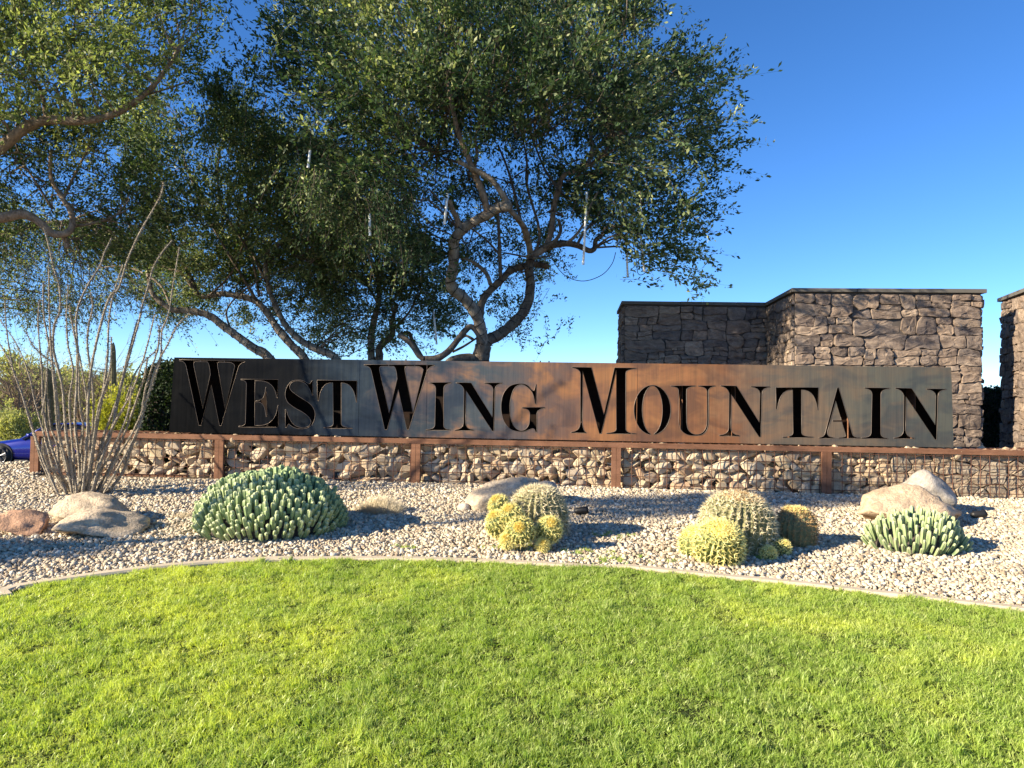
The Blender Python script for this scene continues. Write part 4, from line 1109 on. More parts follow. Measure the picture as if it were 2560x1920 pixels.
clump('large rounded blue green mound of stubby columnar cactus stems left of the middle', 497, 855, 1170, 1340, 6.25, .56, 300, .0185, .10, 11, .70, 520)
clump('small clump of slender upright green cactus stems in front of the orange boulder', 2172, 2402, 1268, 1362, 5.95, .30, 190, .0145, .15, 31, .66, 0)

# dry tufts
def dry_tuft(px, py, wpx, hpx, label, nb=500):
    p = G(px, py); s = p.y / F; w = wpx * s / 2; h = hpx * s; vs = []; fs = []
    for i in range(nb):
        a = random.uniform(0, 6.28); r = random.random() ** .5; o = Vector((math.cos(a) * r * w * .8, math.sin(a) * r * w * .6, 0)); z = h * .55 * (1 - r * r)
        o.z = z * random.random(); d = Vector((math.cos(a) * r + random.gauss(0, .5), math.sin(a) * r + random.gauss(0, .5), random.uniform(.4, 1.3))).normalized()
        L = h * random.uniform(.3, .6); sd = d.cross(Vector((random.random(), random.random(), random.random()))).normalized() * .0022; m = len(vs)
        vs += [o - sd, o + sd, o + d * L]; fs.append([m, m + 1, m + 2])
    o = link('dry_tuft', mesh_np('dry_tuft', vs, np.array(fs)), None, M['drygrass']); o.location = (p.x, p.y + w * .5, p.z); tag(o, label, 'dry plant'); return o
dry_tuft(945, 1288, 124, 62, 'pale dried spiny plant lying in the gravel right of the cactus mound', 2600)
dry_tuft(452, 1298, 60, 22, 'small pale dried grass tuft left of the cactus mound', 700)

# ============================================================ OCOTILLO
Z5 = lambda x, y: (x / 2.764, 640 + y / 2.764)
canes = [[(370, 1640), (300, 1450), (230, 1220), (150, 950), (90, 780), (45, 500), (35, 290)],
 [(385, 1645), (310, 1430), (240, 1240), (180, 1030), (80, 760), (-10, 590)],
 [(440, 1640), (380, 1500), (330, 1330), (290, 1180), (240, 1000), (200, 820), (120, 620), (0, 440)],
 [(450, 1640), (400, 1450), (345, 1280), (300, 1050), (290, 800), (265, 500), (272, 310)],
 [(490, 1645), (470, 1500), (420, 1330), (405, 1100), (372, 800), (335, 600), (300, 380), (300, 180)],
 [(500, 1645), (450, 1400), (400, 1200), (380, 950), (350, 600), (340, 300), (338, 80)],
 [(520, 1640), (490, 1450), (455, 1200), (430, 900), (370, 650), (375, 480), (412, 380), (412, 220), (370, 80), (340, -60), (300, -200)],
 [(560, 1640), (545, 1400), (518, 1150), (530, 900), (535, 650), (527, 430), (560, 300), (620, 180), (690, 70), (725, -30), (770, -120)],
 [(570, 1640), (600, 1300), (610, 1000), (635, 750), (700, 460), (760, 280), (820, 220), (880, 30), (960, -150), (1056, -320), (1115, -430), (1128, -510)],
 [(620, 1645), (665, 1200), (712, 950), (742, 700), (750, 500), (775, 300), (850, 60)],
 [(640, 1645), (685, 1450), (760, 1250), (805, 1050), (850, 850), (905, 650), (960, 450), (990, 320), (1032, 180), (1055, 90), (1110, -10), (1190, -110)],
 [(680, 1640), (765, 1450), (870, 1200), (960, 950), (1000, 820), (1020, 700)],
 [(700, 1640), (800, 1410), (900, 1250), (980, 1080), (1025, 950), (1085, 750), (1165, 600), (1225, 480), (1310, 395)],
 [(725, 1645), (860, 1385), (960, 1180), (1012, 1000), (1065, 850), (1110, 700), (1118, 520), (1165, 400), (1195, 200), (1240, -60)],
 [(770, 1635), (845, 1500), (900, 1350), (965, 1150), (1010, 900), (1090, 640), (1100, 480)],
 [(530, 1640), (500, 1300), (480, 1000), (505, 800), (468, 600), (460, 400), (472, 200)],
 [(600, 1640), (622, 1350), (600, 1000), (560, 750), (512, 520), (478, 340)],
 [(660, 1640), (700, 1300), (800, 1020), (880, 700), (950, 440)],
 [(645, 1640), (700, 1350), (795, 1150), (905, 950), (995, 700), (1070, 400)],
 [(600, 1640), (640, 1200), (640, 900), (605, 640), (612, 480), (640, 350), (622, 250)],
 [(655, 1640), (690, 1500), (780, 1330), (880, 1100), (910, 900)],
 [(545, 1640), (570, 1450), (560, 1250), (600, 1050)],
 [(470, 1640), (440, 1560), (330, 1440), (290, 1300)],
 [(290, 1100), (320, 900), (330, 700), (350, 560)],
 [(400, 760), (300, 690), (230, 620), (175, 520)],
 [(870, 1000), (940, 800), (1040, 690), (1090, 640)],
 [(560, 1640), (610, 1500), (650, 1250), (680, 1050), (760, 780), (770, 560)],
 [(500, 1640), (420, 1500), (395, 1300), (350, 1180), (330, 980)],
 [(610, 1640), (560, 1380), (575, 1180), (548, 980), (540, 700), (480, 380)]]
bp = G(205, 1238)
oc = thing('ocotillo', bp, 'tall leafless ocotillo with many thin thorny canes fanning up at the left', 'ocotillo')
for ci, cpts in enumerate(canes):
    Yb = bp.y + random.uniform(-.16, .22); Yt = Yb + random.uniform(-.6, .7)
    if ci in (23, 24, 25): Yb = bp.y + .1; Yt = Yb
    pts = []; n_ = len(cpts)
    for k, c in enumerate(cpts):
        x, y = c
        if k == 0 and ci not in (23, 24, 25): x = 560 + (x - 560) * .78; y = 1625
        pts.append(P(*Z5(x, y), Yb + (Yt - Yb) * k / (n_ - 1)))
    if ci not in (23, 24, 25): pts[0].z = gz(pts[0].x, pts[0].y) - .03
    r0 = random.uniform(.0115, .0165) if ci not in (23, 24, 25) else .009
    rads = [r0 * (1 - .62 * k / (n_ - 1)) for k in range(n_)]
    pp, rr = crom(pts, rads, 11)
    rr = [r * random.uniform(.84, 1.22) for r in rr]
    m = MB(); m.tube(pp, rr, 6, jit=.16)
    for j in range(len(pp) - 1):           # thorns and leaf stubs
        for q in range(5):
            a = pp[j].lerp(pp[j + 1], random.random()); t = (pp[j + 1] - pp[j]).normalized()
            d = t.orthogonal().normalized(); d = Matrix.Rotation(random.uniform(0, 6.28), 3, t) @ d
            d2 = (d + t * random.uniform(-.2, .8)).normalized(); s = t.cross(d).normalized() * .0028; e = a + d * rr[j] * .8
            m.add([e - s, e + s, e + d2 * random.uniform(.012, .034) , e + t * .005], [[0, 1, 2], [0, 3, 2]])
    m.build('cane', M['ocot'], oc, off=bp)

# black irrigation pipe by its foot
m = MB(); pts = [G(*q) for q in ((40, 1248), (90, 1252), (150, 1242), (240, 1230), (300, 1233), (345, 1240))]
pp, rr = crom([p + UZ * .012 for p in pts], [.006] * 6, 5); m.tube(pp, rr, 6); o = m.build('irrigation_pipe', M['black']); tag(o, 'thin black irrigation pipe on the gravel at the foot of the ocotillo', 'pipe')
# ============================================================ TREES
Z6 = lambda x, y: (900 + x / 3.19, 400 + y / 3.19)
Z1 = lambda x, y: (x / 1.728, y / 1.728)
Z2 = lambda x, y: (900 + x / 1.728, y / 1.728)
def limb(tree, name, pts, r0, r1, Y0, Y1, mat, zf, n=9, jit=.05, wrap=None):
    k = len(pts); base = tree.location
    Q = [P(*zf(*p), Y0 + (Y1 - Y0) * i / (k - 1)) if len(p) == 2 else P(*zf(p[0], p[1]), p[2]) for i, p in enumerate(pts)]
    rr = [r0 + (r1 - r0) * (i / (k - 1)) for i in range(k)]
    pp, r2 = crom(Q, rr, 5); sd = random.random() * 90
    r2 = [r * (1 + .16 * mnoise.noise(Vector((i * .35, sd, 0)))) for i, r in enumerate(r2)]
    m = MB(); m.tube(pp, r2, n, jit=jit, fn=lambda i, k: 1 + .09 * math.sin(k * 2.1 + i * .05 + sd))
    m.build(name, mat, tree, True, off=base)
    return pp, r2
def wraps(mb, pp, rr, pitch_=.12, rw=.006):
    """cable wound round a limb"""
    L = 0; out = []; a = random.uniform(0, 6)
    for i in range(len(pp) - 1):
        t = (pp[i + 1] - pp[i]); l = t.length; t.normalize(); st = max(2, int(l / .02)); u = t.orthogonal().normalized(); w = t.cross(u)
        if i == 0: U = u
        U = (U - t * U.dot(t)).normalized(); Wv = t.cross(U)
        for s in range(st):
            a += 2 * math.pi * (l / st) / pitch_; r = (rr[i] + (rr[i + 1] - rr[i]) * s / st) * 1.05 + rw
            out.append(pp[i].lerp(pp[i + 1], s / st) + U * math.cos(a) * r + Wv * math.sin(a) * r)
    k = TREE_NO[0]
    if k not in CABLES:
        CABLES[k] = thing('light_cable', pp[0].copy(), CABLE_LABELS[k], 'light cable', 'light cables on the tree limbs')
    m = MB(); m.tube(out, rw, 4); m.build('cable', M['black'], CABLES[k], off=CABLES[k].location)
CABLES = {}; TREE_NO = [0]
CABLE_LABELS = ['black light cable wound round the limbs of the big twisting tree', 'black light cable wound round the pale stems leaning left behind the letters EST', 'black light cable wound round the pale upright trunk between the larger trees']
YM = 10.9
tp = P(*Z6(960, 1640), YM); tb = Vector((tp.x, tp.y, gz(tp.x, tp.y)))
T1 = thing('ironwood_tree', tb, 'big dark green desert tree with pale twisting limbs rising behind the middle of the sign', 'tree', 'trees behind the sign')
lights = MB()
tr = [(1010, 2100), (985, 1800), (960, 1620), (985, 1480)]
pp, rr = limb(T1, 'trunk', tr, .155, .12, YM, YM, M['bark_dark'], Z6, 12); wraps(lights, pp[8:], rr[8:])
limb(T1, 'limb', [(960, 1640), (860, 1590), (740, 1600), (650, 1680)], .12, .05, YM, YM - .3, M['bark_dark'], Z6)
pl = [(985, 1480), (975, 1380), (945, 1270), (900, 1180), (820, 1090), (745, 1035), (722, 960), (742, 870), (750, 760), (748, 660), (800, 575), (900, 500), (1010, 440), (1100, 385), (1200, 372)]
pp, rr = limb(T1, 'limb', pl, .085, .062, YM, YM - 1.1, M['bark'], Z6, 10); wraps(lights, pp[4:], rr[4:], .16)
ua = YM - .95
limb(T1, 'limb', [(1015, 440), (1010, 380), (985, 290), (945, 180), (905, 85), (870, 0), (830, -100), (780, -220), (740, -400), (700, -620)], .05, .03, ua, ua - .3, M['bark_brown'], Z6)
limb(T1, 'limb', [(1190, 375), (1135, 275), (1060, 170), (960, 100), (880, 60), (780, 10)], .045, .03, ua - .1, ua - .3, M['bark'], Z6)
limb(T1, 'limb', [(1180, 385), (1260, 470), (1320, 560), (1345, 660), (1365, 770)], .035, .05, ua, YM, M['bark'], Z6)
limb(T1, 'limb', [(795, 530), (770, 460), (735, 390), (710, 320)], .045, .035, YM - .8, YM - .9, M['bark_brown'], Z6)
pr = [(985, 1480), (1040, 1430), (1120, 1390), (1230, 1300), (1305, 1215), (1350, 1110), (1362, 980), (1350, 870), (1372, 780), (1455, 715), (1550, 678), (1645, 665), (1740, 682), (1830, 722), (1872, 700), (1880, 640), (1914, 612)]
pp, rr = limb(T1, 'limb', pr, .092, .03, YM, YM + .5, M['bark_dark'], Z6, 10); wraps(lights, pp[:50], rr[:50], .13)
pm = [(960, 1460), (955, 1320), (962, 1200), (985, 1110), (1060, 1020), (1150, 935), (1200, 880), (1320, 842), (1400, 828), (1500, 850)]
pp, rr = limb(T1, 'limb', pm, .06, .05, YM + .1, YM + .6, M['bark_dark'], Z6); wraps(lights, pp[15:], rr[15:], .15)
for pts, r0, r1, mt in (([(1040, 990), (1000, 895), (900, 812), (790, 770), (690, 745), (600, 742), (550, 690)], .035, .022, 'bark'),
    ([(600, 742), (430, 775), (300, 820), (200, 740), (90, 660)], .022, .014, 'bark'),
    ([(1120, 930), (1112, 700), (1100, 430), (1090, 300)], .028, .018, 'bark_dark'),
    ([(1115, 760), (1020, 650), (900, 555), (780, 470)], .018, .01, 'bark_dark'),
    ([(1375, 770), (1480, 690), (1525, 560), (1540, 400), (1580, 240), (1620, 130), (1705, 88), (1830, 40), (1930, -40), (2010, -160), (2070, -300)], .05, .02, 'bark_brown'),
    ([(1810, 40), (1850, -60), (1840, -180), (1832, -240)], .032, .025, 'bark'),
    ([(1580, 220), (1500, 120), (1440, 0), (1380, -160)], .022, .012, 'bark_dark'),
    ([(1460, 700), (1560, 640), (1600, 560), (1580, 470)], .03, .02, 'bark_dark'),
    ([(1650, 665), (1730, 590), (1800, 480), (1830, 380), (1900, 250)], .025, .012, 'bark'),
    ([(1730, 680), (1800, 560), (1914, 470), (2030, 430), (2150, 420)], .022, .012, 'bark_dark'),
    ([(1370, 770), (1300, 560), (1240, 300), (1180, 80), (1100, -120)], .03, .014, 'bark_dark'),
    ([(1400, 740), (1430, 560), (1330, 200), (1330, 0), (1290, -200)], .025, .012, 'bark_dark'),
    ([(1880, 640), (1990, 560), (2080, 520), (2200, 520)], .02, .01, 'bark'),
    ([(905, 85), (930, -40), (920, -180), (960, -340)], .028, .014, 'bark_brown'),
    ([(870, 60), (780, 20), (690, -10), (600, -60)], .025, .012, 'bark'),
    ([(985, 1470), (900, 1335), (830, 1370), (720, 1510), (620, 1580), (520, 1590)], .035, .05, 'bark_dark'),
    ([(900, 1430), (840, 1400), (790, 1440), (720, 1515)], .022, .022, 'bark_dark'),
    ([(740, 1530), (820, 1490), (900, 1440), (960, 1400)], .02, .014, 'bark_dark'),
    ([(520, 1590), (470, 1560), (400, 1460), (310, 1390)], .045, .04, 'bark_dark')):
    limb(T1, 'limb', pts, r0, r1, YM - .1, YM + random.uniform(-.6, .8), M[mt], Z6, 7)
polyM = [(620, -140), (600, 40), (612, 150), (625, 230), (640, 330), (700, 440), (760, 470), (850, 480), (915, 560), (935, 600), (945, 470), (985, 400), (1010, 350), (1120, 360), (1230, 430),
         (1290, 490), (1400, 500), (1425, 560), (1490, 612), (1555, 600), (1560, 540), (1545, 480), (1515, 430), (1570, 385), (1530, 330), (1515, 275), (1540, 200), (1525, 165), (1475, 110), (1435, 70), (1385, 15), (1320, -140)]
polyM2 = [(1060, 480), (1150, 520), (1200, 600), (1180, 660), (1215, 690), (1150, 740), (1090, 710), (1040, 650), (1020, 560), (1040, 500)]
polyM3 = [(930, 380), (1290, 400), (1300, 520), (1180, 540), (1060, 560), (960, 520)]
cr1, cl1 = crown('crown', M['leaf1'], T1, T1.location, [polyM], YM - .3, 2.3, 4000, 42, .063, P(*Z6(1150, 500), YM),
      sparse=[(1010, 450, 70, 100, .85), (1060, 560, 90, 110, .7), (1250, 500, 60, 40, .6), (1080, 360, 60, 50, .5)],
      back=[(1040, 400, 120, 150), (1180, 480, 150, 120), (1000, 260, 60, 60), (1280, 330, 80, 90), (1220, 420, 90, 60)], barkm=M['bark_dark'], clump=12, L=(.45, .95), spread=.05, droop=.16)
c2, cl2 = crown('crown', M['leaf2'], T1, T1.location, [polyM2, polyM3], YM + 1.2, .8, 620, 30, .05, P(*Z6(1100, 900), YM), barkm=M['bark_dark'], clump=16, L=(.3, .55), droop=.5, spread=.045)
# lit drooping strand in front of the crown
crown('crown', M['leaf1'], T1, T1.location, [[(640, 330), (760, 360), (850, 450), (930, 570), (915, 580), (840, 530), (740, 480), (650, 420)]], YM - 1.7, .9, 330, 32, .045, P(*D(700, 200), YM), barkm=M['bark_dark'], clump=14, droop=.6, L=(.3, .5))
def feeders(tree, starts, clumps, mat, every=3, r=.012):
    """thin branches running from the limbs to the foliage clumps, so that nothing floats"""
    m = MB(); base = tree.location
    for c in clumps[::every]:
        s = min(starts, key=lambda q: (q - c).length + .5 * max(0, q.z - c.z))
        ln = (c - s).length; wv = lambda k: Vector((random.gauss(0, k), random.gauss(0, k), random.gauss(0, k) + k * .6))
        if ln > 2.2 and random.random() < .6: continue
        pp, rr = crom([s, s.lerp(c, .3) + wv(.09 * ln), s.lerp(c, .65) + wv(.09 * ln), c], [r, r * .75, r * .5, r * .3], 3); m.tube(pp, rr, 5, cap=False)
    m.build('branchlets', mat, tree, True, off=base)['kind'] = 'stuff'
st1 = [P(*Z6(*q), YM - .3) for q in pl[5:] + pr[7:] + [(945, 180), (870, 0), (780, -220), (740, -400), (1540, 400), (1580, 240), (1830, 40), (2010, -160), (1180, 80), (1330, 200), (1290, -200), (1380, -160), (2030, 430), (2150, 420), (600, -60), (1100, -120), (960, -340)]]
feeders(T1, st1, cl1 + cl2, M['bark_dark'], 2, .016)

# second tree, left of it
TREE_NO[0] = 1
Y2_ = 12.6
t2 = P(560 * 1.157, 800 * 1.157, Y2_)
T2 = thing('ironwood_tree', Vector((t2.x + .6, Y2_, gz(t2.x + .6, Y2_))), 'multi stemmed pale barked tree leaning left behind the left half of the sign', 'tree', 'trees behind the sign')
def L2(pts, r0, r1, mt='bark', Y0=Y2_, Y1=None, nm='limb', w=False):
    pp, rr = limb(T2, nm, pts, r0, r1, Y0, Y1 if Y1 else Y0 + random.uniform(-.6, .4), M[mt], Z1, 8)
    if w: wraps(lights, pp, rr, .16)
    return pp
l2 = [L2([(1300, 1750), (1170, 1555), (1090, 1500), (980, 1420), (900, 1362), (800, 1340), (740, 1335), (660, 1270), (640, 1180)], .085, .03, w=True),
 L2([(1420, 1760), (1320, 1555), (1270, 1500), (1200, 1420), (1150, 1345), (1090, 1292), (960, 1268), (870, 1280), (820, 1190), (760, 1070), (720, 960)], .08, .025, 'bark', w=True),
 L2([(1560, 1740), (1455, 1555), (1370, 1510), (1290, 1465), (1230, 1400), (1185, 1310), (1155, 1220), (1150, 1100), (1220, 1050), (1300, 980)], .075, .02, 'bark', w=True),
 L2([(1110, 1300), (1000, 1120), (920, 980), (850, 830), (800, 700), (780, 560)], .028, .01, 'bark_dark'),
 L2([(1120, 1280), (1080, 1100), (960, 900), (940, 760), (960, 600)], .025, .01, 'bark_dark'),
 L2([(860, 1280), (780, 1180), (700, 1150), (620, 1080), (560, 980), (520, 800)], .03, .01, 'bark_dark'),
 L2([(740, 1335), (700, 1240), (620, 1180), (520, 1150), (420, 1160)], .025, .008),
 L2([(1000, 1430), (980, 1340), (1060, 1250), (1180, 1180), (1330, 1130)], .018, .008, 'bark_dark'),
 L2([(1150, 1220), (1060, 1000), (1080, 800), (1120, 600), (1150, 420)], .025, .01, 'bark_dark'),
 L2([(900, 1280), (1000, 1180), (1060, 1040), (1180, 860), (1300, 760)], .02, .008, 'bark_dark')]
p2a = [(240, 230), (330, 180), (420, 190), (470, 200), (560, 260), (700, 300), (800, 420), (820, 560), (700, 640), (620, 690), (520, 600), (430, 620), (330, 590), (310, 480), (280, 360)]
p2b = [(430, 520), (700, 520), (850, 560), (980, 640), (950, 730), (860, 720), (760, 740), (700, 745), (600, 740), (560, 700), (470, 680), (400, 640), (360, 640)]
c_, clA = crown('crown', M['leaf2'], T2, T2.location, [p2a], Y2_, 1.9, 1900, 38, .062,
    P(*Z1(950, 1250), Y2_), back=[(470, 560, 120, 80), (620, 600, 80, 80)],
    holes=[(425, 215, 75, 90), (455, 300, 45, 65), (400, 360, 34, 65)], sparse=[(520, 640, 90, 60, .5), (400, 420, 90, 120, .3)], barkm=M['bark_dark'], clump=10, L=(.45, .9), droop=.2)
c_, clB = crown('crown', M['leaf2'], T2, T2.location, [p2b], Y2_ + .6, 1.4, 900, 32, .05,
    P(*Z1(1200, 1350), Y2_), back=[(560, 690, 160, 60), (700, 690, 100, 60)], barkm=M['bark_dark'],
    holes=[(520, 735, 60, 30), (900, 750, 60, 24), (820, 755, 40, 20), (1000, 760, 30, 24)], sparse=[(560, 660, 110, 60, .5), (660, 700, 80, 50, .5)], clump=12, L=(.3, .55), droop=.45)
c_, clC = crown('crown', M['leaf2'], T2, T2.location, [[(470, 170), (540, 190), (640, 300), (760, 370), (800, 430), (700, 520), (600, 470), (500, 380), (430, 280)]], Y2_ - 1.7, 1.0, 620, 38, .05, P(*D(560, 500), Y2_), barkm=M['bark_dark'], clump=16, droop=.35)
feeders(T2, [q for l in l2 for q in l[10:]], clA + clB + clC, M['bark_dark'], 2)

TREE_NO[0] = 2
# third tree: pale upright trunk and dark leaning one
Y3_ = 13.2; t3 = P(*Z6(110, 1640), Y3_)
T3 = thing('ironwood_tree', Vector((t3.x, Y3_, gz(t3.x, Y3_))), 'smaller tree with one pale upright and one dark leaning trunk between its larger neighbours', 'tree', 'trees behind the sign')
def L3(pts, r0, r1, mt='bark', nm='limb', w=False):
    pp, rr = limb(T3, nm, pts, r0, r1, Y3_, Y3_ + random.uniform(-.5, .5), M[mt], Z6, 8)
    if w: wraps(lights, pp, rr, .15)
    return pp
l3 = [L3([(95, 1900), (90, 1600), (88, 1400), (115, 1260), (145, 1150), (150, 1000), (120, 850)], .075, .035, 'bark', 'trunk', True),
 L3([(90, 1900), (150, 1595), (155, 1500), (230, 1420), (262, 1380), (250, 1300), (300, 1150)], .08, .03, 'bark_dark', 'limb', True),
 L3([(320, 1390), (390, 1380), (420, 1450), (500, 1590), (560, 1720)], .025, .05, 'bark_dark'),
 L3([(145, 1150), (60, 1000), (-20, 900), (-80, 760)], .025, .01), L3([(260, 1360), (400, 1200), (480, 1000), (520, 820)], .025, .01, 'bark_dark'), L3([(280, 1280), (240, 1100), (260, 900), (330, 700)], .02, .01, 'bark_dark')]
c_, clD = crown('crown', M['leaf1'], T3, T3.location, [[(680, 420), (760, 460), (880, 500), (960, 560), (980, 640), (960, 720), (900, 740), (820, 700), (760, 730), (700, 690), (660, 560)]], Y3_, 1.2, 1000, 36, .05, P(*Z6(200, 1200), Y3_),
    holes=[(860, 752, 60, 22), (930, 700, 26, 24)], sparse=[(820, 700, 120, 40, .5)], barkm=M['bark_dark'], clump=14, L=(.3, .55), droop=.45)
feeders(T3, [q for l in l3 for q in l[8:]], clD, M['bark_dark'], 2)

# tree outside the left edge whose branches reach into the picture
Y4_ = 9.3
T4 = thing('ironwood_tree', Vector((-9.2, Y4_, gz(-9.2, Y4_))), 'near tree with yellow green leaves, its brown limbs entering from the left edge', 'tree', 'trees behind the sign')
def L4(pts, r0, r1, mt='bark_brown', nm='limb', Y1=None, Y0=Y4_):
    pp, rr = limb(T4, nm, pts, r0, r1, Y0, Y1 if Y1 else Y0 + random.uniform(-.4, .4), M[mt], Z1, 9); return pp
l4 = [L4([(-1200, 1500), (-1140, 1250), (-1000, 1050), (-900, 950)], .2, .14, nm='trunk'),
 L4([(-900, 950), (-500, 880), (-200, 760), (0, 640), (100, 560), (200, 520), (370, 522), (520, 480), (660, 372), (770, 215)], .10, .022, Y1=8.9),
 L4([(-900, 950), (-500, 960), (-200, 960), (0, 940), (100, 925), (170, 958), (230, 1010), (300, 1000), (312, 930), (272, 860), (222, 770), (220, 650)], .08, .02, Y1=9.9),
 L4([(255, 1010), (285, 1035), (290, 1072)], .035, .03, Y0=9.8), L4([(-900, 950), (-700, 500), (-500, 100), (-300, -200)], .12, .04),
 L4([(310, 980), (400, 965), (480, 940), (560, 900)], .02, .008, 'bark_dark', Y0=9.8), L4([(380, 520), (320, 400), (300, 250), (330, 60)], .03, .01), L4([(200, 520), (180, 400), (110, 250), (90, 60)], .03, .01),
 L4([(520, 480), (600, 420), (700, 390), (820, 350)], .02, .008, 'bark_dark'), L4([(272, 860), (330, 740), (380, 640), (400, 560)], .02, .008, 'bark_dark', Y0=9.8), L4([(225, 900), (150, 780), (100, 700), (60, 600)], .018, .008, 'bark_dark', Y0=9.8)]
p4 = [(-420, -160), (415, -160), (420, 60), (425, 120), (365, 160), (330, 210), (240, 245), (200, 300), (140, 255), (80, 245), (0, 285), (-150, 340), (-420, 330)]
p4b = [(-200, 290), (60, 280), (150, 260), (250, 260), (330, 330), (350, 420), (330, 540), (240, 560), (180, 520), (60, 560), (-60, 540), (-200, 520)]
c_, clE = crown('crown', M['leaf4'], T4, T4.location, [p4], Y4_, 1.5, 2300, 38, .056,
    P(*Z1(0, 700), Y4_), back=[(80, 280, 140, 50)], holes=[(500, 60, 26, 40)], sparse=[(300, 230, 120, 60, .35)], barkm=M['bark_dark'], clump=10, L=(.4, .75), spread=.045, droop=.2)
c_, clF = crown('crown', M['leaf2'], T4, T4.location, [p4b], Y4_ + 1.3, 1.0, 1300, 22, .05, P(*Z1(200, 950), 10), holes=[(20, 440, 40, 26)], sparse=[(120, 450, 130, 90, .5)], barkm=M['bark_dark'], clump=12, L=(.3, .5), droop=.4)
feeders(T4, [q for l in l4 for q in l[6:]], clE + clF, M['bark_brown'], 2)
# sparse drooping foliage low on the left, behind the ocotillo
Y5_ = 15.5
t5 = P(-60, 1100, Y5_)
T5 = thing('ironwood_tree', Vector((t5.x - .6, Y5_, gz(t5.x - .6, Y5_))), 'thin leaved tree behind the ocotillo at the far left', 'tree', 'trees behind the sign')
pp, rr = limb(T5, 'trunk', [(-300, 2050), (-260, 1700), (-200, 1300), (-60, 1080), (120, 980), (300, 960)], .15, .04, Y5_, Y5_, M['bark_dark'], Z1, 9)
c_, clG = crown('crown', M['leaf2'], T5, T5.location, [[(-80, 420), (330, 500), (420, 560), (440, 640), (380, 720), (330, 660), (260, 640), (180, 690), (120, 660), (60, 690), (-80, 650)]], Y5_, 1.4, 2300, 20, .05, P(*Z1(100, 1000), Y5_), barkm=M['bark_dark'],
   sparse=[(60, 640, 120, 60, .55), (200, 600, 100, 80, .35)], clump=11, L=(.4, .7), droop=.5)
feeders(T5, pp[6:], clG, M['bark_dark'], 1, .02)

# hanging tube lights and loose cables
g_t = 'clear tube lights hanging from the big tree'
for (x0, y0, x1, y1, Y, lab) in ((1268, 415, 1260, 569, 10.0, 'longest pale tube light, hanging right of the forked limb against the sky'),
    (1378, 447, 1392, 585, 10.4, 'tilted pale tube light, rightmost of all, hanging below the crown edge'),
    (1352, 510, 1356, 597, 10.5, 'thin grey tube light hanging just left of the rightmost one'),
    (967, 418, 960, 482, 9.4, 'short white tube light beside the sinuous pale limb'),
    (799, 462, 799, 507, 8.9, 'short pale tube light hanging in the leaves left of the big trunk'),
    (670, 325, 666, 360, 9.0, 'highest tube light, half hidden in the leaves at the upper left'),
    (937, 672, 943, 742, 12.4, 'faint tube light hanging low left of the trunk fork')):
    a = P(*D(x0, y0), Y); b = P(*D(x1, y1), Y); t = thing('tube_light', a, lab, 'tube light', g_t)
    m = MB(); m.tube([a, a.lerp(b, .5), b], .0155, 10); m.build('tube', M['tubew'], t, True, off=a)
    m = MB(); m.tube([a + UZ * 1.1 + Vector((.12, .35, 0)), a + UZ * .5 + Vector((.03, .1, 0)), a + UZ * .2, a - (b - a).normalized() * .01], .004, 5); m.build('cord', M['black'], t, off=a)
    m = MB(); d = (b - a).normalized(); m.tube([b - d * .02, b + d * .015], .018, 10); m.build('end_cap', M['tubew'], t, off=a)
def cable(pts, Y, lab, r=.006):
    Q = [P(*D(*p), Y) for p in pts]; pp, rr = crom(Q, [r] * len(Q), 6); m = MB(); m.tube(pp, rr, 5); tag(m.build('loose_cable', M['black']), lab, 'cable')
cable([(1190, 545), (1200, 572), (1225, 598), (1262, 607), (1300, 594), (1322, 570), (1330, 545)], 11.3, 'dark cable sagging in a long loop right of the trunk')
cable([(1362, 500), (1374, 560), (1378, 590), (1390, 592), (1402, 575), (1404, 530)], 11.6, 'short looped cable hanging between the two rightmost tube lights')
cable([(960, 750), (985, 766), (1020, 764), (1050, 745)], 13.0, 'thin cable sagging low between the trunks') if False else None

# slender tree added unseen at left, crown shaped to shade gravel behind right cacti
def shade_tree(x, y, h, crx, cry, crz, nb, label, r=.16):
    b = Vector((x, y, gz(x, y))); t = thing('ironwood_tree', b, label, 'tree', 'trees along the street on the left')
    m = MB(); pp, rr = crom([(0, 0, -.1), (.1, .1, h * .3), (-.1, 0, h * .6), (0, .1, h)], [r, r * .85, r * .6, r * .3], 4); m.tube(pp, rr, 9, jit=.05); m.build('trunk', M['bark_dark'], t, True)
    A = []; Dr = []; fm = MB()
    for i in range(nb // 14):
        d = Vector((random.gauss(0, 1), random.gauss(0, 1), random.gauss(0, 1))).normalized() * random.uniform(.5, 1)
        c = Vector((d.x * crx, d.y * cry, h + d.z * crz)); q, q2 = crom([Vector((0, 0, h * .75)), c * .5 + Vector((0, 0, h * .5)), c], [.03, .02, .01], 3); fm.tube(q, q2, 5, cap=False)
        for j in range(14):
            A.append((c + Vector((random.gauss(0, .3), random.gauss(0, .3), random.gauss(0, .22))) + b)[:]); Dr.append((d + Vector((random.gauss(0, .5), random.gauss(0, .5), random.gauss(0, .5))))[:])
    fm.build('limbs', M['bark_dark'], t, True)
    C_, d_, s_, t_, tw = sprays(np.array(A), np.array(Dr), np.full(len(A), .5), 22, .06, .3, .06)
    leaf_object('crown', M['leaf2'], t, b, C_, d_, s_, t_)
    return t
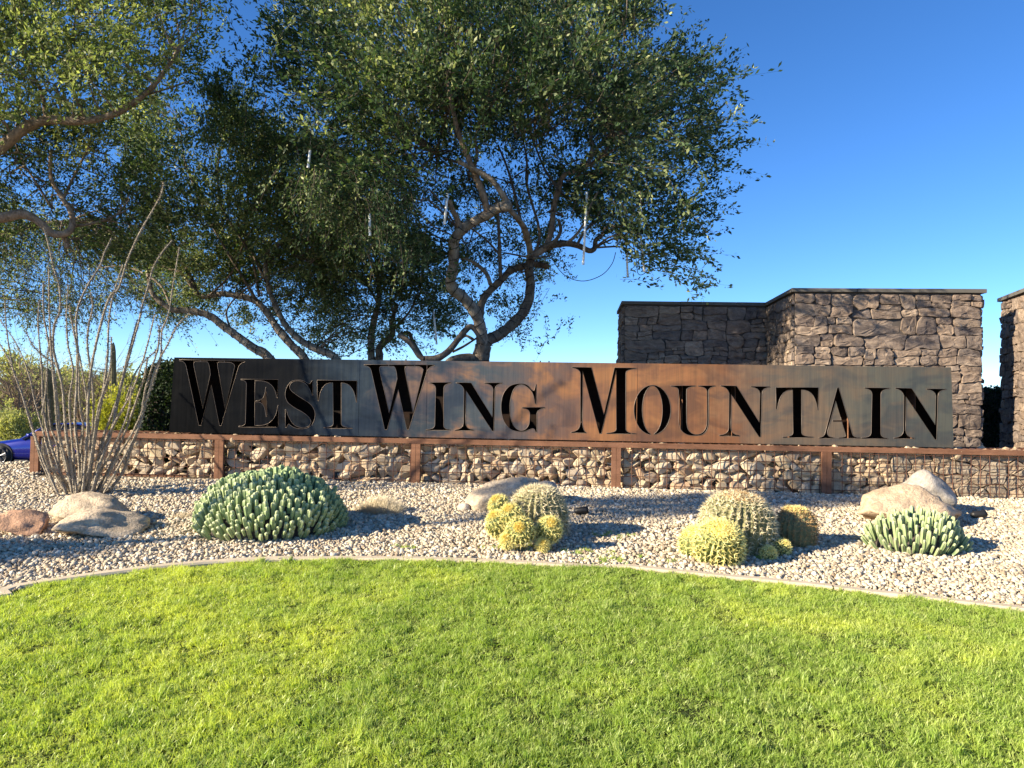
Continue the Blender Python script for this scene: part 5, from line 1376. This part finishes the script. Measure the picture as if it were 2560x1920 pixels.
def unseen_shade_tree():
    x, y, h = -9.2, 3.26, 5.7; b = Vector((x, y, gz(x, y))); t = thing('unseen_shade_tree', b, 'slender young tree with a narrow crown added out of view at the left to shade the gravel', 'tree')
    m = MB(); pp, rr = crom([(0, 0, -.1), (.04, .02, h * .4), (-.03, 0, h * .75), (0, 0, h * 1.05)], [.075, .06, .05, .02], 5); m.tube(pp, rr, 9, jit=.05); m.build('trunk', M['bark_dark'], t, True)
    A = []; Dr = []
    for i in range(420):
        d = Vector((random.gauss(0, 1), random.gauss(0, 1), random.gauss(0, 1))).normalized() * random.random() ** .4
        A.append((b + Vector((d.x * .75, d.y * .28, h - .25 + d.z * 1.0)))[:]); Dr.append((d + Vector((0, 0, .5)))[:])
    C_, d_, s_, t_, tw = sprays(np.array(A), np.array(Dr), np.full(len(A), .28), 26, .06, .2, .05)
    leaf_object('crown', M['leaf2'], t, b, C_, d_, s_, t_)
    twig_object('twigs', M['bark_dark'], t, b, tw)['kind'] = 'stuff'

b = Vector((-6.55, 4.27, gz(-6.55, 4.27))); SB = thing('shrub', b, 'dense waist high green shrub added out of view at the left to shade the gravel', 'shrub')  # unseen shrub, added so its shadow darkens the gravel at lower left
m = MB()
for i in range(9):
    a = random.uniform(0, 6.28); e = Vector((math.cos(a) * .3, math.sin(a) * .22, random.uniform(.9, 1.4))); pp, rr = crom([(0, 0, -.05), e * .4, e], [.02, .014, .006], 3); m.tube(pp, rr, 6, cap=False)
m.build('stems', M['bark_dark'], SB, True)
A = []; Dr = []
for i in range(700):
    d = Vector((random.gauss(0, 1), random.gauss(0, 1), random.gauss(0, 1))).normalized() * random.random() ** .4
    A.append((b + Vector((d.x * .5, d.y * .30, .92 + d.z * .75)))[:]); Dr.append((d + Vector((0, 0, .4)))[:])
C_, d_, s_, t_, tw = sprays(np.array(A), np.array(Dr), np.full(len(A), .2), 22, .045, .2, .05)
leaf_object('foliage', M['leaf2'], SB, b, C_, d_, s_, t_)

# ============================================================ HEDGES
def hedge(label, outline, Y0, depth, ztop, nleaf, zb=.3, rag=.05, shape=None):
    """clipped hedge between two x positions"""
    x0, x1 = outline; b = Vector(((x0 + x1) / 2, Y0, zb)); t = thing('hedge', b, label, 'hedge', None)
    n_ = nleaf; U = rng.uniform(x0, x1, n_); Zz = rng.uniform(zb, ztop, n_); Yy = rng.uniform(Y0, Y0 + depth, n_)
    face = rng.random(n_); Yy = np.where(face < .55, Y0 + rng.normal(0, .035, n_), Yy); Zz = np.where(face > .75, ztop + rng.normal(0, .03, n_), Zz)
    side = (face > .55) & (face < .75); U = np.where(side, np.where(rng.random(n_) < .5, x0, x1) + rng.normal(0, .04, n_), U)
    bump = gnoise(U * 1.0, Zz, 2.2, 3) * .12; Yy = Yy + bump
    if shape: U, Yy, Zz = shape(U, Yy, Zz)
    dr = rng.normal(size=(n_, 3)) + np.array([0, -.7, .5]); leaf_object('foliage', M['hedge'], t, b, np.stack([U, Yy, Zz], 1), dr, rng.uniform(.03, .055, n_), rng.uniform(0, 1, n_), .6)
    m = MB(); m.box((0, depth / 2, (ztop - zb) / 2 - .01), x1 - x0 - .12, depth - .12, ztop - zb - .05); m.build('inner_mass', M['mortar'], t)
    return t
hx = P(2440, 1000, 12.4).x; hx2 = P(2640, 1000, 12.4).x
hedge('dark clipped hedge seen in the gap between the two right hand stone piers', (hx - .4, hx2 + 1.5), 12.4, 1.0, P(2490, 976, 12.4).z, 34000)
def rnd(U, Y, Z):
    x0 = U.min(); zt = Z.max(); lim = x0 + .45 * np.clip((Z - (zt - .55)) / .55, 0, 1) ** 2; U = np.maximum(U, lim); return U, Y, Z
ha = P(352, 1000, 9.75).x; hb = P(436, 1000, 9.75).x
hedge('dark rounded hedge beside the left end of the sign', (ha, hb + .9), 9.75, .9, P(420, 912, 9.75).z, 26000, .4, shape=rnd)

# ============================================================ BACKGROUND LEFT
def saguaro(px, ytop, ybot, wpx, Y, label, arms=()):
    top = P(px, ytop, Y); base = Vector((top.x, Y, gz(top.x, Y))); t = thing('saguaro', base, label, 'cactus', 'saguaro cacti at the left'); h = top.z - base.z; r = wpx / 2 * Y / F
    m = MB(); zs = [0, .1, .3, .5, .7, .85, .94, .98, 1.0]; rr = [.85, .9, 1, 1.02, 1, .95, .8, .5, .15]
    m.tube([(0.02 * math.sin(z * 4), 0, z * h) for z in zs], [q * r for q in rr], 28, fn=lambda i, k: 1.0 if k % 2 == 0 else .84); m.build('trunk', M['sag'], t)
    for (z0, dx, z1) in arms:
        m = MB(); pp, q = crom([(0, 0, z0 * h), (dx * .6, 0, z0 * h), (dx, 0, z0 * h + .25), (dx, 0, z1 * h)], [r * .6, r * .6, r * .62, r * .5], 4); m.tube(pp, q, 20, fn=lambda i, k: 1.0 if k % 2 == 0 else .84); m.build('arm', M['sag'], t)
    return t
n = NT('saguaro_skin'); g_ = n.coord('Object'); n.set(color=n.ramp(n.noise(g_, 6, 5, .6), [(.35, (.09, .085, .04)), (.7, (.22, .19, .11))]), rough=.8); M['sag'] = n.m
unseen_shade_tree()
saguaro(285, 856, 1010, 15, 17, 'tall straight saguaro behind the ocotillo, reaching above the shrubs')
saguaro(316, 962, 1050, 11, 19, 'short saguaro just right of the tall one')
saguaro(121, 921, 1080, 24, 11.5, 'dark weathered cactus trunk with a cut top behind the left canes')
def bush(px, Y, wpx, ytop, label, mat, nb, leaf, name='desert_tree', bare=False, group=None, cat='tree', tw=True, upr=.5):
    s = Y / F; top = P(px, ytop, Y); b = Vector((top.x, Y, gz(top.x, Y))); h = top.z - b.z; w = wpx * s / 2
    t = thing(name, b, label, cat, group); m = MB(); A = []; Dr = []
    for k in range(7 if not bare else 12):
        a = random.uniform(0, 6.28); e = Vector((math.cos(a) * w * random.uniform(.3, .8), math.sin(a) * w * .6, h * random.uniform(.45, .8)))
        pp, rr = crom([(0, 0, -.1), e * .45 + Vector((0, 0, h * .08)), e], [h * .018, h * .011, h * .004], 4); m.tube(pp, rr, 6, cap=False)
        if bare:
            for j in range(16):
                s0 = pp[random.randrange(3, len(pp))]; d = Vector((random.gauss(0, .6), random.gauss(0, .6), random.uniform(.1, 1))).normalized() * h * random.uniform(.15, .35)
                q, q2 = crom([s0, s0 + d * .5 + Vector((random.gauss(0, .03) * h, 0, 0)), s0 + d], [h * .004, h * .003, h * .0012], 3); m.tube(q, q2, 3, cap=False)
                for jj in range(4):
                    s1 = q[random.randrange(1, len(q))]; d1 = (d + Vector((random.gauss(0, .2), random.gauss(0, .2), random.gauss(0, .2))) * h * .4) * .4; m.tube([s1, s1 + d1 * .5, s1 + d1], [h * .002, h * .0015, h * .0008], 3, cap=False)
    m.build('trunk', M['bark_dark'] if not bare else M['bark_brown'], t, True)
    if nb:
        for i in range(nb // 9):
            d = Vector((random.gauss(0, 1), random.gauss(0, 1), random.gauss(0, 1))).normalized() * random.uniform(.45, 1)
            if d.z < -.7: d.z *= .4
            c = Vector((d.x * w, d.y * w * .8, h * .55 + d.z * h * .42))
            for j in range(9):
                A.append((c + Vector((random.gauss(0, w * .12), random.gauss(0, w * .12), random.gauss(0, h * .07))) + b)[:]); Dr.append((d + Vector((random.gauss(0, .5), random.gauss(0, .5), upr + random.gauss(0, .5))))[:])
        C_, d_, s_, t_, tw_ = sprays(np.array(A), np.array(Dr), np.full(len(A), h * .16), 16, leaf, .15, .035 * h)
        leaf_object('crown', mat, t, b, C_, d_, s_, t_)
    return t
gbk = 'desert trees across the street'
for px, Y, w, yt, lab, nb in ((20, 36, 200, 905, 'pale green desert tree across the street at the far left edge', 1000), (-180, 40, 240, 880, 'pale green desert tree beyond the left edge of the photo', 600), (150, 42, 220, 930, 'pale green desert tree directly behind the canes of the ocotillo', 900),
                          (240, 46, 160, 955, 'round desert tree left of the tall saguaro, across the street', 700), (330, 40, 170, 940, 'desert tree behind the short saguaro', 700), (430, 50, 200, 960, 'desert tree mostly hidden behind the left end of the sign', 500)):
    bush(px, Y, w, yt, lab, M['leafbg'], nb, .2, group=gbk)
bush(60, 30, 250, 845, 'bare twiggy desert tree behind the left side of the ocotillo', M['leafbg'], 160, .07, bare=True, group=gbk)
bush(225, 33, 190, 880, 'bare twiggy desert tree right behind the middle of the ocotillo', M['leafbg'], 120, .07, bare=True, group=gbk)
bush(300, 13.5, 108, 982, 'bright yellow green bush between ocotillo and hedge', M['leafyel'], 1100, .05, 'yellow_bush', cat='bush', upr=1.2)
bush(45, 19.6, 110, 1035, 'low pale feathery shrub behind the blue car', M['leafbg'], 500, .07, 'shrub', cat='bush') if False else bush(40, 27.5, 120, 1020, 'low pale feathery shrub behind the blue car', M['leafbg'], 500, .1, 'shrub', cat='bush', upr=1)
m = MB(); 
# far line of desert scrub along the horizon
xs_ = rng.uniform(-160, 160, 9000); ys_ = 70 + rng.uniform(0, 40, 9000); zs_ = -.7 + rng.random(9000) ** 1.3 * (3.2 + 1.2 * np.sin(xs_ * .21) + .8 * np.sin(xs_ * .6 + 1))
fs_ = leaf_object('distant_scrub', M['leafbg'], None, (0, 0, 0), np.stack([xs_, ys_, zs_], 1), rng.normal(size=(9000, 3)), rng.uniform(.6, 1.2, 9000), rng.random(9000), .7)
tag(fs_, 'line of far pale green desert scrub along the horizon', 'scrub', None, 'stuff')

# ============================================================ CAR
cx0 = P(50, 1140, 24).x
car = thing('parked_car', Vector((cx0, 24, gz(cx0, 24) + .01)), 'shiny dark blue low car facing left on the street at the left edge', 'car')
# local x: 0 = front wheel, rear to +x, front of the car to -x; y: width
prof = [(-.88, .30, .52, .60), (-.82, .24, .62, .74), (-.6, .2, .69, .86), (-.2, .2, .76, .90), (.2, .2, .82, .91), (.55, .2, .88, .91), (.75, .2, .90, .91), (1.6, .2, .92, .92), (2.4, .2, .95, .93), (2.9, .2, .98, .93), (3.3, .24, 1.0, .90), (3.55, .34, .98, .82), (3.62, .42, .90, .74)]
vs = []; fs = []; K = 12
for (x, zb, zt, hw) in prof:
    sec = [(-hw * .9, zb), (-hw, zb + .12), (-hw, zb + (zt - zb) * .5), (-hw * .985, zt - .12), (-hw * .9, zt - .03), (-hw * .6, zt + .012), (hw * .6, zt + .012), (hw * .9, zt - .03), (hw * .985, zt - .12), (hw, zb + (zt - zb) * .5), (hw, zb + .12), (hw * .9, zb)]
    vs += [(x, y, z) for y, z in sec]
for i in range(len(prof) - 1):
    for k in range(K): a = i * K + k; b = i * K + (k + 1) % K; fs.append([a, a + K, b + K, b])
fs.append(list(range(K))); fs.append([(len(prof) - 1) * K + k for k in range(K)][::-1])
body = link('body', mesh_np('body', vs, fs, True), car, M['bluepaint'])
gp = [(.62, .86, .86, .80), (1.15, .86, 1.20, .70), (1.5, .86, 1.325, .64), (2.1, .88, 1.345, .62), (2.6, .9, 1.27, .64), (3.2, .93, 1.04, .72)]
vs = []; fs = []
for (x, zb, zt, hw) in gp: vs += [(x, -.86, zb - .03), (x, -hw, zt), (x, 0, zt + .02), (x, hw, zt), (x, .86, zb - .03)]
for i in range(len(gp) - 1):
    for k in range(4): a = i * 5 + k; fs.append([a, a + 5, a + 6, a + 1])
link('cabin_glass', mesh_np('cabin_glass', vs, fs, True), car, M['glass'])
vs = []; fs = []
for (x, zt, hw) in ((1.12, 1.215, .67), (1.5, 1.345, .655), (2.1, 1.366, .635), (2.6, 1.29, .655), (2.8, 1.22, .67)): vs += [(x, -hw, zt - .01), (x, -hw * .7, zt + .012), (x, 0, zt + .022), (x, hw * .7, zt + .012), (x, hw, zt - .01)]
for i in range(4):
    for k in range(4): a = i * 5 + k; fs.append([a, a + 5, a + 6, a + 1])
link('roof', mesh_np('roof', vs, fs, True), car, M['bluepaint'])
m = MB(); m.tube([(.62, -.90, .86), (1.15, -.74, 1.2), (1.5, -.67, 1.33), (2.1, -.65, 1.35), (2.6, -.67, 1.275), (3.2, -.76, 1.03)], .025, 6); m.build('roof_pillar', M['bluepaint'], car, True)
m = MB(); m.tube([(1.75, -.92, .92), (1.78, -.68, 1.33)], .022, 6); m.build('door_pillar', M['black'], car)
m = MB(); m.box((.95, -1.0, .98), .14, .16, .1); m.build('wing_mirror', M['bluepaint'], car, True)
for x in (0, 2.72):
    for s in (-1, 1):
        m = MB(); m.tube([(x, s * .935, .33), (x, s * .80, .33)], .385, 28); m.build('wheel_arch', M['black'], car)
        w = thing('wheel', (0, 0, 0), None, None); del_ = [w.pop(k) for k in list(w.keys())]; w.parent = car; w.location = (x, s * .86, .325)
        m = MB(); m.tube([(0, s * .09, 0), (0, s * .105, 0), (0, s * .06, 0), (0, -.1 * s, 0)], [.28, .315, .33, .33], 30); m.build('tyre', M['black'], w, True)
        m = MB(); m.tube([(0, s * .108, 0), (0, s * .112, 0)], [.225, .22], 30); m.build('rim_disc', M['black'], w)
        m = MB()
        for k in range(5):
            a = k * 2 * math.pi / 5 + .3
            for da in (-.14, .14):
                m.tube([(0.03 * math.cos(a), s * .125, .03 * math.sin(a)), (.21 * math.cos(a + da), s * .118, .21 * math.sin(a + da))], .014, 5)
        m.tube([(0, s * .11, 0), (0, s * .135, 0)], [.05, .04], 12); rim_pts = [(.222 * math.cos(q * .2094), s * .116, .222 * math.sin(q * .2094)) for q in range(31)]; m.tube(rim_pts, .01, 5)
        m.build('rim', M['rim'], w)
m = MB(); m.add([(-.86, -.62, .5), (-.84, -.78, .52), (-.62, -.88, .64), (-.66, -.6, .655), (-.84, -.5, .6)], [[0, 1, 2, 3, 4]]); m.build('headlight', M['glass'], car)
